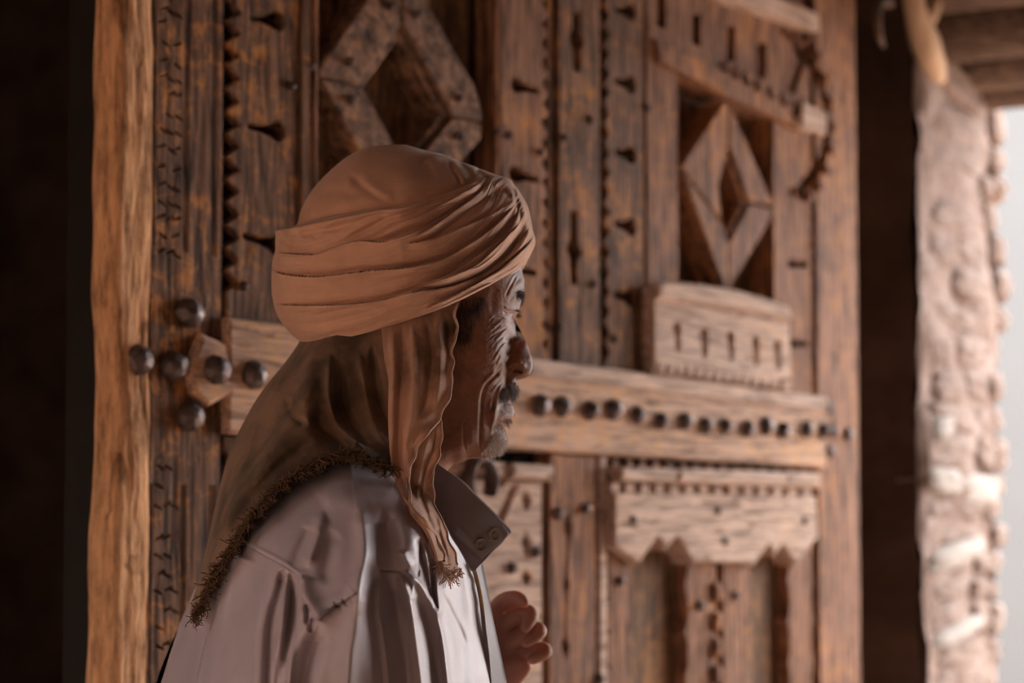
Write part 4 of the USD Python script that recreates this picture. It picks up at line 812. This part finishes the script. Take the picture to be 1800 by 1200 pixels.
RF = [([(330, 1300), (345, 1200), (356, 1146), (377, 1067), (393, 1009), (412, 958)], .022, 8, 's', .05),
      (G0([(375, 652), (450, 664), (540, 710), (660, 775), (750, 832)]), .0022, 2.2, 'v', .05), (G0([(380, 640), (455, 652), (545, 697), (665, 760), (755, 818)]), .0016, 4, 'r', .05),
      (G0([(690, 775), (660, 800), (645, 900), (600, 1060), (580, 1200), (560, 1900)]), .013, 8, 'v', .1), (G0([(690, 780), (680, 900), (668, 1050), (650, 1250), (630, 2000)]), .008, 7, 'r', .08), (H0([(92, 372), (112, 420), (128, 600), (112, 850), (60, 1100), (0, 1900)]), .020, 11, 'v', .08),
      (G0([(500, 700), (470, 850), (440, 1100), (400, 2000)]), .005, 16, 'v'), (G0([(560, 760), (540, 900), (500, 1150), (470, 2000)]), .005, 10, 'r'), (G0([(400, 690), (360, 850), (320, 1050), (250, 2000)]), .006, 14, 'r'),
      (G0([(900, 455), (870, 540), (830, 680), (785, 800)]), .010, 11, 'r', .2), (G0([(835, 540), (790, 640), (745, 740), (720, 830)]), .007, 13, 'v', .15), (G0([(960, 560), (930, 700), (900, 900)]), .006, 14, 'v'),
      (G0([(1105, 400), (1118, 500), (1135, 650), (1130, 780), (1105, 920), (1085, 1100)]), .012, 13, 'r', .2), (H0([(620, 360), (600, 560), (570, 800), (540, 1000), (500, 1800)]), .016, 18, 'r', .12), ([(668, 880), (684, 940), (684, 1040), (696, 1150), (720, 1400)], .020, 24, 'v', .12),
      (H0([(316, 770), (240, 640), (192, 520), (198, 430)]), .011, 6, 's', .1), (H0([(600, 560), (500, 622), (420, 668), (312, 768)]), .006, 5, 's', .12),
      (H0([(230, 640), (240, 720), (235, 800)]), .006, 4, 'v'), (H0([(290, 740), (270, 790), (262, 850)]), .006, 4, 'v'), (H0([(430, 625), (450, 655), (470, 668)]), .003, 2.6, 'v'), (H0([(480, 600), (510, 640), (530, 680)]), .003, 3, 'v'), (H0([(530, 580), (550, 610), (565, 640)]), .0025, 2.6, 'v'),
      (H0([(330, 760), (300, 900), (240, 1080), (120, 1900)]), .014, 16, 'v', .15), (H0([(150, 640), (130, 800), (120, 1000), (60, 1900)]), .008, 8, 'r'),
      (H0([(680, 300), (690, 600), (730, 900), (830, 1900)]), .012, 15, 'v', .12), (H0([(765, 405), (745, 560), (745, 720), (780, 900), (850, 1900)]), .0050, 5, 'r', .1),
      (H0([(820, 420), (860, 600), (920, 850), (1000, 1900)]), .012, 14, 'v', .1), (H0([(885, 415), (930, 520), (975, 700), (1000, 900), (1025, 1080), (1090, 1900)]), .013, 7, 'r', .08), (H0([(985, 430), (985, 520), (990, 640)]), .006, 5, 'r'), (H0([(900, 260), (930, 330), (990, 400)]), .005, 8, 'r'),
      (H0([(1010, 560), (1080, 800), (1120, 1000), (1210, 1900)]), .012, 11, 'v', .1), (H0([(905, 412), (980, 450), (1070, 560), (1150, 720), (1195, 920), (1225, 1200), (1270, 1900)]), .010, 5.5, 'r', .08), (H0([(1035, 170), (1040, 300), (1075, 430), (1110, 620)]), .009, 5, 'v', .1),
      (H0([(1060, 230), (1085, 350), (1100, 480), (1110, 590)]), .006, 4, 'r'), (H0([(1090, 150), (1140, 380), (1155, 560), (1170, 760)]), .009, 5, 'r', .1), (H0([(1120, 330), (1130, 560), (1160, 700)]), .009, 4.5, 'v', .1),
      (H0([(745, 405), (820, 412), (895, 412)]), .0025, 2.2, 'v', .1), (H0([(1035, 210), (1035, 330), (1010, 470)]), .003, 2.4, 'v', .1),
      (H0([(1190, 560), (1260, 720), (1330, 860), (1365, 960)]), .003, 5, 'v'), (H0([(1210, 600), (1230, 800), (1250, 1000), (1300, 1900)]), .004, 9, 'r'), (H0([(1290, 700), (1320, 900), (1370, 1900)]), .004, 9, 'v'), (H0([(1400, 480), (1455, 600), (1470, 720)]), .004, 6, 'v'), (H0([(1380, 420), (1430, 560), (1445, 700)]), .004, 6, 'r'),
      ([(612, 800), (622, 850), (628, 900)], .0012, 3, 'r'), ([(470, 900), (520, 900), (580, 870)], .004, 22, 'v'), ([(560, 880), (600, 875), (640, 900)], .003, 16, 'r')]
rw = np.clip((1 - np.abs(2 * vr - 1)) / .05, 0, 1)[None]
rf_ = folds(RX, RY, RF)
roff = np.maximum(roff + rw * (rf_ + .004 * (meshkit.fbm(np.stack([RX / 70, RY / 200, RX * 0], -1), 3, 12) - .5)), 0)
rb = obj('robe', mirror_closed(RX, RY, roff), 'robe_cloth', man, smooth=True, label='pale lilac grey robe with loose sleeve folds and shoulder seams')
# collar, its snaps, the front placket
def lerp_sheet(top, bot, depth, nt, nv, th, fl=None, amp=None, mir=False):
    tp, bt = np.array(top, float), np.array(bot, float); t = np.linspace(0, 1, nt); v = np.linspace(0, 1, nv)[:, None]
    def along_(c): 
        L = np.r_[0, np.cumsum(np.hypot(*np.diff(c, axis=0).T))]; L /= L[-1]; return np.c_[PchipInterpolator(L, c[:, 0])(t), PchipInterpolator(L, c[:, 1])(t)]
    a, b = along_(tp), along_(bt); X = a[:, 0] + (b[:, 0] - a[:, 0]) * v; Y = a[:, 1] + (b[:, 1] - a[:, 1]) * v
    o = depth(X, Y) if callable(depth) else np.full(X.shape, depth)
    if fl: o = o + folds(X, Y, fl)
    P = at(X, Y, YM - o)
    if mir: P[..., 1] = 2 * YM - P[..., 1]
    return sheet(P, th)
cd_ = rbf([(764, 812, .062), (804, 840, .060), (868, 904, .058), (897, 937, .050), (764, 880, .072), (790, 940, .078), (832, 1004, .070), (848, 988, .064), (830, 920, .072)])
for far in (True, False):
    col = obj('collar_flap' if far else 'collar', lerp_sheet([(750, 800), (772, 817), (804, 840), (834, 870), (868, 904), (893, 932), (896, 937)], [(744, 850), (760, 880), (776, 910), (796, 945), (816, 978), (829, 1001), (833, 1004)], cd_, 90, 50, .0022,
        [([(868, 899), (892, 926), (897, 940), (872, 962), (845, 986)], .0009, 3, 'v', .1), ([(790, 930), (810, 950), (835, 970), (845, 985)], .0014, 5, 'v'), ([(800, 920), (825, 945), (850, 975)], .001, 4, 'r')], mir=far), 'shaded_collar_cloth', man, smooth=50, label=None if far else 'stiff open collar standing away from the throat')
for px, py in ((843, 957), (867, 939)):
    prof = np.array([(0, .0026), (.0010, .0024), (.0016, .0008), (.0030, .0003), (.0042, .0008), (.0047, .0026), (.0055, .0027), (.0061, .0012), (.0060, -.001)])
    m = trimesh.creation.revolve(prof, sections=28); m.apply_transform(trimesh.transformations.rotation_matrix(math.pi / 2, (1, 0, 0)))
    q3 = [at(px + a_, py + b_, YM - float(cd_(np.array([[px + a_]]), np.array([[py + b_]]))[0, 0])) for a_, b_ in ((0., 0.), (4., 0.), (0., 4.))]
    nn = np.cross(q3[1] - q3[0], q3[2] - q3[0]); nn /= np.linalg.norm(nn); nn = -nn if nn[1] > 0 else nn
    m.apply_transform(trimesh.geometry.align_vectors([0, -1, 0], nn)); m.apply_translation(q3[0] + nn * .0006); obj('snap_button', m, 'snap_metal', col, smooth=40)
obj('placket', lerp_sheet([(846, 980), (853, 1012), (862, 1060), (870, 1100), (881, 1150), (891, 1200), (905, 1300)], [(832, 988), (842, 1020), (850, 1062), (854, 1100), (860, 1150), (864, 1200), (872, 1300)], rbf([(840, 985, .045), (855, 1060, .045), (865, 1100, .04), (880, 1200, .04), (850, 1100, .055), (862, 1200, .055), (890, 1300, .04)]), 80, 12, .004, [([(848, 985), (864, 1062), (883, 1150), (893, 1200)], .0015, 3, 'r', .02)]), 'shaded_collar_cloth', man, smooth=50, label='front placket of the robe with a light edge')
obj('trim', lerp_sheet([(834, 1000), (846, 1040), (852, 1080)], [(831, 1000), (843, 1040), (849, 1082)], .066, 30, 3, .0015), 'yellow_trim', man, label='thin yellow trim behind the placket')
# ------------------------------------------------------------------ the scarf: the drape over neck and back, the hanging tail, fringes
dl = [(532, 590), (512, 622), (492, 648), (472, 672), (448, 706), (424, 750), (405, 790), (390, 840), (378, 890), (367, 940), (357, 985), (345, 1030), (334, 1076)]
dr = [(690, 560), (690, 640), (692, 700), (696, 760), (700, 815), (680, 826), (645, 806), (610, 796), (570, 812), (520, 838), (470, 872), (426, 930), (392, 985), (355, 1050), (341, 1086)]
DRP = rbf([(532, 600, .06), (600, 600, .085), (690, 590, .090), (500, 650, .07), (560, 650, .095), (620, 660, .085), (690, 680, .085), (470, 690, .08), (530, 710, .12), (600, 740, .095), (690, 760, .10), (430, 760, .085), (500, 770, .14), (570, 780, .135), (640, 780, .125), (695, 815, .13), (400, 830, .09), (460, 830, .14), (530, 825, .15), (600, 798, .145),
           (660, 810, .14), (380, 900, .10), (430, 900, .15), (365, 960, .10), (395, 970, .145), (350, 1030, .11), (370, 1020, .14), (337, 1080, .115)], smooth=1e-4)
DRP0 = low(DRP, 640, 800, .87); DRP = lambda X, Y: np.maximum(DRP0(X, Y), np.where(Y > 775, ROB(X, Y) + .003, 0))
DF = [([(503, 693), (508, 715), (520, 735), (545, 745)], .004, 8, 'v'), ([(580, 620), (578, 690), (588, 735), (625, 777), (690, 838)], .007, 8, 'r', .1), ([(600, 640), (603, 700), (618, 745), (660, 790)], .006, 7, 'v'), ([(560, 700), (560, 740), (600, 780), (640, 800)], .008, 12, 'v'), ([(630, 610), (640, 680), (655, 740), (690, 790)], .005, 9, 'r'), ([(655, 600), (665, 690), (690, 760)], .005, 7, 'v'), ([(530, 640), (510, 690), (470, 760), (430, 850)], .004, 20, 'v'), ([(545, 620), (540, 690), (520, 720)], .004, 12, 'r'),
      ([(520, 735), (470, 800), (430, 870), (395, 950)], .004, 18, 'r'), ([(560, 770), (500, 810), (440, 880), (400, 940)], .004, 10, 'v')]
def drape():
    n, m_ = 260, 160
    def res(c):
        c = np.array(c, float); L = np.r_[0, np.cumsum(np.hypot(*np.diff(c, axis=0).T))]; L /= L[-1]; t = np.linspace(0, 1, n); return np.c_[PchipInterpolator(L, c[:, 0])(t), PchipInterpolator(L, c[:, 1])(t)]
    a, b = res(dl), res(dr); v = np.linspace(0, 1, m_)[None] ** 1.3
    X = a[:, :1] + (b[:, :1] - a[:, :1]) * v; Y = a[:, 1:] + (b[:, 1:] - a[:, 1:]) * v
    o = np.maximum(DRP(X, Y), .01) * np.clip(1 - (1 - np.clip(v / .5, 0, 1)) ** 2.4, 0, 1) ** .5
    o = o + np.clip(v / .1, 0, 1) * 1.5 * folds(X, Y, DF) + .002 * (meshkit.fbm(np.stack([X / 25, Y / 25, X * 0], -1), 3, 22) - .5) * np.clip(v / .1, 0, 1)
    o = np.maximum(o, 0); o[:, 0] = 0
    N = at(X, Y, YM - o); Fr = N.copy(); Fr[..., 1] = 2 * YM - Fr[..., 1]
    return np.concatenate([Fr[:, :0:-1], N], 1), X, Y, o
dP, dX, dY, dO = drape()
dg = obj('neck_drape', sheet(dP, .0025), 'shaded_drape_cloth', man, smooth=60, label='stained scarf cloth, shade in its dark brown, falling from the turban over neck and back')
def tufts(line, n, L0, mat, name, parent, dirn, depth, seed, rad=.00055, spread=.5, curl=.35, **kw):
    """frayed yarn ends along an edge"""
    g = np.random.default_rng(seed); c = np.array(line, float); T = np.r_[0, np.cumsum(np.hypot(*np.diff(c, axis=0).T))]; out = []
    for k in range(n):
        t = g.uniform(0, T[-1]); x, y_ = np.interp(t, T, c[:, 0]) + g.normal(0, 2), np.interp(t, T, c[:, 1]) + g.normal(0, 2)
        p = at(x, y_, YM - depth(np.array([[x]]), np.array([[y_]]))[0, 0] - g.uniform(0, .005)); d = np.array(dirn) + g.normal(0, spread, 3); d /= np.linalg.norm(d)
        L = L0 * g.uniform(.4, 1.2); q = [p]; 
        for i in range(6):
            d = d + g.normal(0, curl, 3); d /= np.linalg.norm(d); q.append(q[-1] + d * L / 6)
        q = np.array(q); a = np.cross(np.gradient(q, axis=0), [.3, .5, .8]); a /= np.linalg.norm(a, axis=1, keepdims=True) + 1e-9; b = np.cross(np.gradient(q, axis=0), a); b /= np.linalg.norm(b, axis=1, keepdims=True) + 1e-9
        an = np.arange(4) * np.pi / 2; Vv = q[:, None] + rad * g.uniform(.6, 1.5) * (np.cos(an)[None, :, None] * a[:, None] + np.sin(an)[None, :, None] * b[:, None])
        out.append(trimesh.Trimesh(Vv.reshape(-1, 3), quads_tri(grid_faces(7, 4, True)), process=False))
    obj(name, cat(out), mat, parent, smooth=True, **kw)
FRL = [(690, 822), (660, 812), (624, 796), (600, 791), (570, 806), (522, 832), (480, 861), (450, 896), (426, 930), (405, 966), (387, 990), (372, 1017), (354, 1060), (340, 1088)]
tufts(FRL, 1300, .011, 'fringe_yarn', 'fringe', dg, (.3, -.3, -.8), lambda X, Y: np.maximum(DRP(X, Y), ROB(X, Y) + .002) + .004, 51, .00038, .55, .45, label='frayed dark fringe along the scarf edge', kind='stuff')
tufts(FRL[2:], 350, .006, 'fringe_yarn', 'fringe', dg, (-.1, -.8, .2), lambda X, Y: np.maximum(DRP(X, Y), ROB(X, Y)) + .005, 52, .0003, .9, .5, label='frayed dark fringe along the scarf edge', kind='stuff')
# the tail: a front flap and the twisted end behind it
fl_l = [(668, 545), (671, 583), (675, 627), (683, 677), (682, 727), (685, 793), (697, 847), (720, 887), (740, 913), (758, 945), (770, 985)]
fl_r = [(806, 515), (801, 560), (802, 580), (794, 627), (795, 660), (787, 703), (773, 733), (752, 760), (734, 787), (721, 820), (718, 860), (727, 893), (750, 923), (770, 947), (780, 985)]
TD = rbf([(680, 550, .082), (740, 530, .079), (800, 520, .070), (680, 590, .102), (740, 580, .094), (797, 560, .076), (690, 650, .115), (740, 640, .107), (770, 640, .096), (795, 640, .080), (690, 740, .125), (740, 740, .118), (780, 715, .099), (690, 800, .135), (725, 800, .132), (710, 870, .142), (740, 920, .138), (765, 950, .125), (775, 985, .115)], smooth=1e-4)
TD0 = low(TD, 700, 850, .87); onr = lambda f, e: (lambda X, Y: f(X, Y) + np.maximum(ROB(np.minimum(X, RR(Y) - 12), Y) + e - f(X, Y), 0) * np.clip((Y - 840) / 60, 0, 1)); TD = onr(TD0, .014)
TFL = [([(706, 560), (707, 640), (700, 720), (700, 800), (712, 860)], .004, 7, 'v'), ([(690, 570), (692, 640), (692, 720), (692, 790)], .003, 8, 'r'), ([(722, 560), (728, 640), (725, 720), (712, 790)], .003, 6, 'r'), ([(748, 560), (757, 620), (752, 690), (735, 740)], .0040, 6, 'v'), ([(765, 555), (775, 620), (772, 680), (755, 730)], .0030, 6, 'r'), ([(782, 550), (788, 600), (784, 660)], .003, 5, 'v'),
       ([(690, 690), (720, 670), (745, 660)], .0015, 10, 'v'), ([(700, 760), (740, 735), (770, 725)], .0015, 9, 'r'), ([(710, 830), (700, 800), (705, 770)], .002, 6, 'v')]
wav = lambda Y: 2.6 * np.sin(Y / 9.0) + 1.6 * np.sin(Y / 5.3 + 1)
def flap(l, r, depth, fl, n, m_, wave=True):
    def res(c):
        c = np.array(c, float); L = np.r_[0, np.cumsum(np.hypot(*np.diff(c, axis=0).T))]; L /= L[-1]; t = np.linspace(0, 1, n); return np.c_[PchipInterpolator(L, c[:, 0])(t), PchipInterpolator(L, c[:, 1])(t)]
    a, b = res(l), res(r); 
    if wave: b[:, 0] += wav(b[:, 1]) * .7
    v = np.linspace(0, 1, m_)[None]; X = a[:, :1] + (b[:, :1] - a[:, :1]) * v; Y = a[:, 1:] + (b[:, 1:] - a[:, 1:]) * v
    o = depth(X, Y) + 1.5 * folds(X, Y, fl) + (.0035 * np.sin(Y / 8.0 + X / 30) * np.clip((v - .75) / .25, 0, 1) if wave else 0) + .0018 * (meshkit.fbm(np.stack([X / 10, Y / 55, X * 0], -1), 3, 41) - .5)
    return at(X, Y, YM - o), b, o
fP, fb, fo = flap(fl_l, fl_r, TD, TFL, 300, 110)
ta = obj('scarf_tail', sheet(fP, .0022), 'scarf_cloth', man, smooth=60, label='crumpled scarf end hanging beside the cheek')
def tube(P, r, k=7):
    P = np.asarray(P); t = np.gradient(P, axis=0); t /= np.linalg.norm(t, axis=1, keepdims=True) + 1e-12; a = np.cross(t, [0.1, 1.0, 0.05]); a /= np.linalg.norm(a, axis=1, keepdims=True); b = np.cross(t, a); an = np.arange(k) * 2 * np.pi / k
    return (P[:, None] + r * (np.cos(an)[None, :, None] * a[:, None] + np.sin(an)[None, :, None] * b[:, None])).reshape(-1, 3), grid_faces(len(P), k, True)
obj('hem', tube(fP[6:, -1], .0014), 'hem_thread', ta, smooth=True, label='pale rolled hem of the scarf end')
bl = [(745, 735), (738, 775), (722, 815), (712, 860), (722, 895), (748, 930), (762, 960), (772, 1000)]
br = [(770, 725), (774, 745), (777, 773), (772, 795), (764, 820), (760, 860), (767, 893), (781, 925), (793, 957), (802, 985), (809, 1004)]
TB = rbf([(750, 740, .105), (775, 770, .098), (730, 800, .118), (765, 820, .108), (720, 860, .128), (760, 860, .118), (735, 910, .130), (770, 900, .122), (765, 950, .128), (790, 950, .118), (775, 1000, .12), (805, 1000, .108)], smooth=1e-4)
TB0 = low(TB, 700, 850, .87); TB = onr(TB0, .007)
bP, bb, bo = flap(bl, br, TB, [([(768, 745), (762, 790), (748, 830), (742, 870), (752, 910), (775, 950)], .004, 5, 'v'), ([(755, 760), (745, 800), (735, 850), (740, 890)], .003, 5, 'r'), ([(770, 905), (780, 940), (790, 980)], .003, 4, 'r'), ([(755, 925), (768, 955), (780, 995)], .003, 4, 'v'), ([(765, 925), (778, 955), (790, 995)], .002, 3, 'v')], 220, 60)
tb2 = obj('scarf_tail', sheet(bP, .0022), 'scarf_cloth', man, smooth=60, label='twisted lower end of the scarf with a frayed tip')
obj('hem', tube(bP[4:-10, -1], .0011), 'hem_thread', tb2, smooth=True, label='pale rolled hem of the scarf end')
tufts([(772, 985), (780, 1000), (795, 1004), (808, 998)], 90, .014, 'hem_thread', 'fringe', tb2, (.15, -.1, -.9), lambda X, Y: TB(X, Y), 53, .0004, .35, .3, label='frayed threads at the tip of the scarf', kind='stuff')
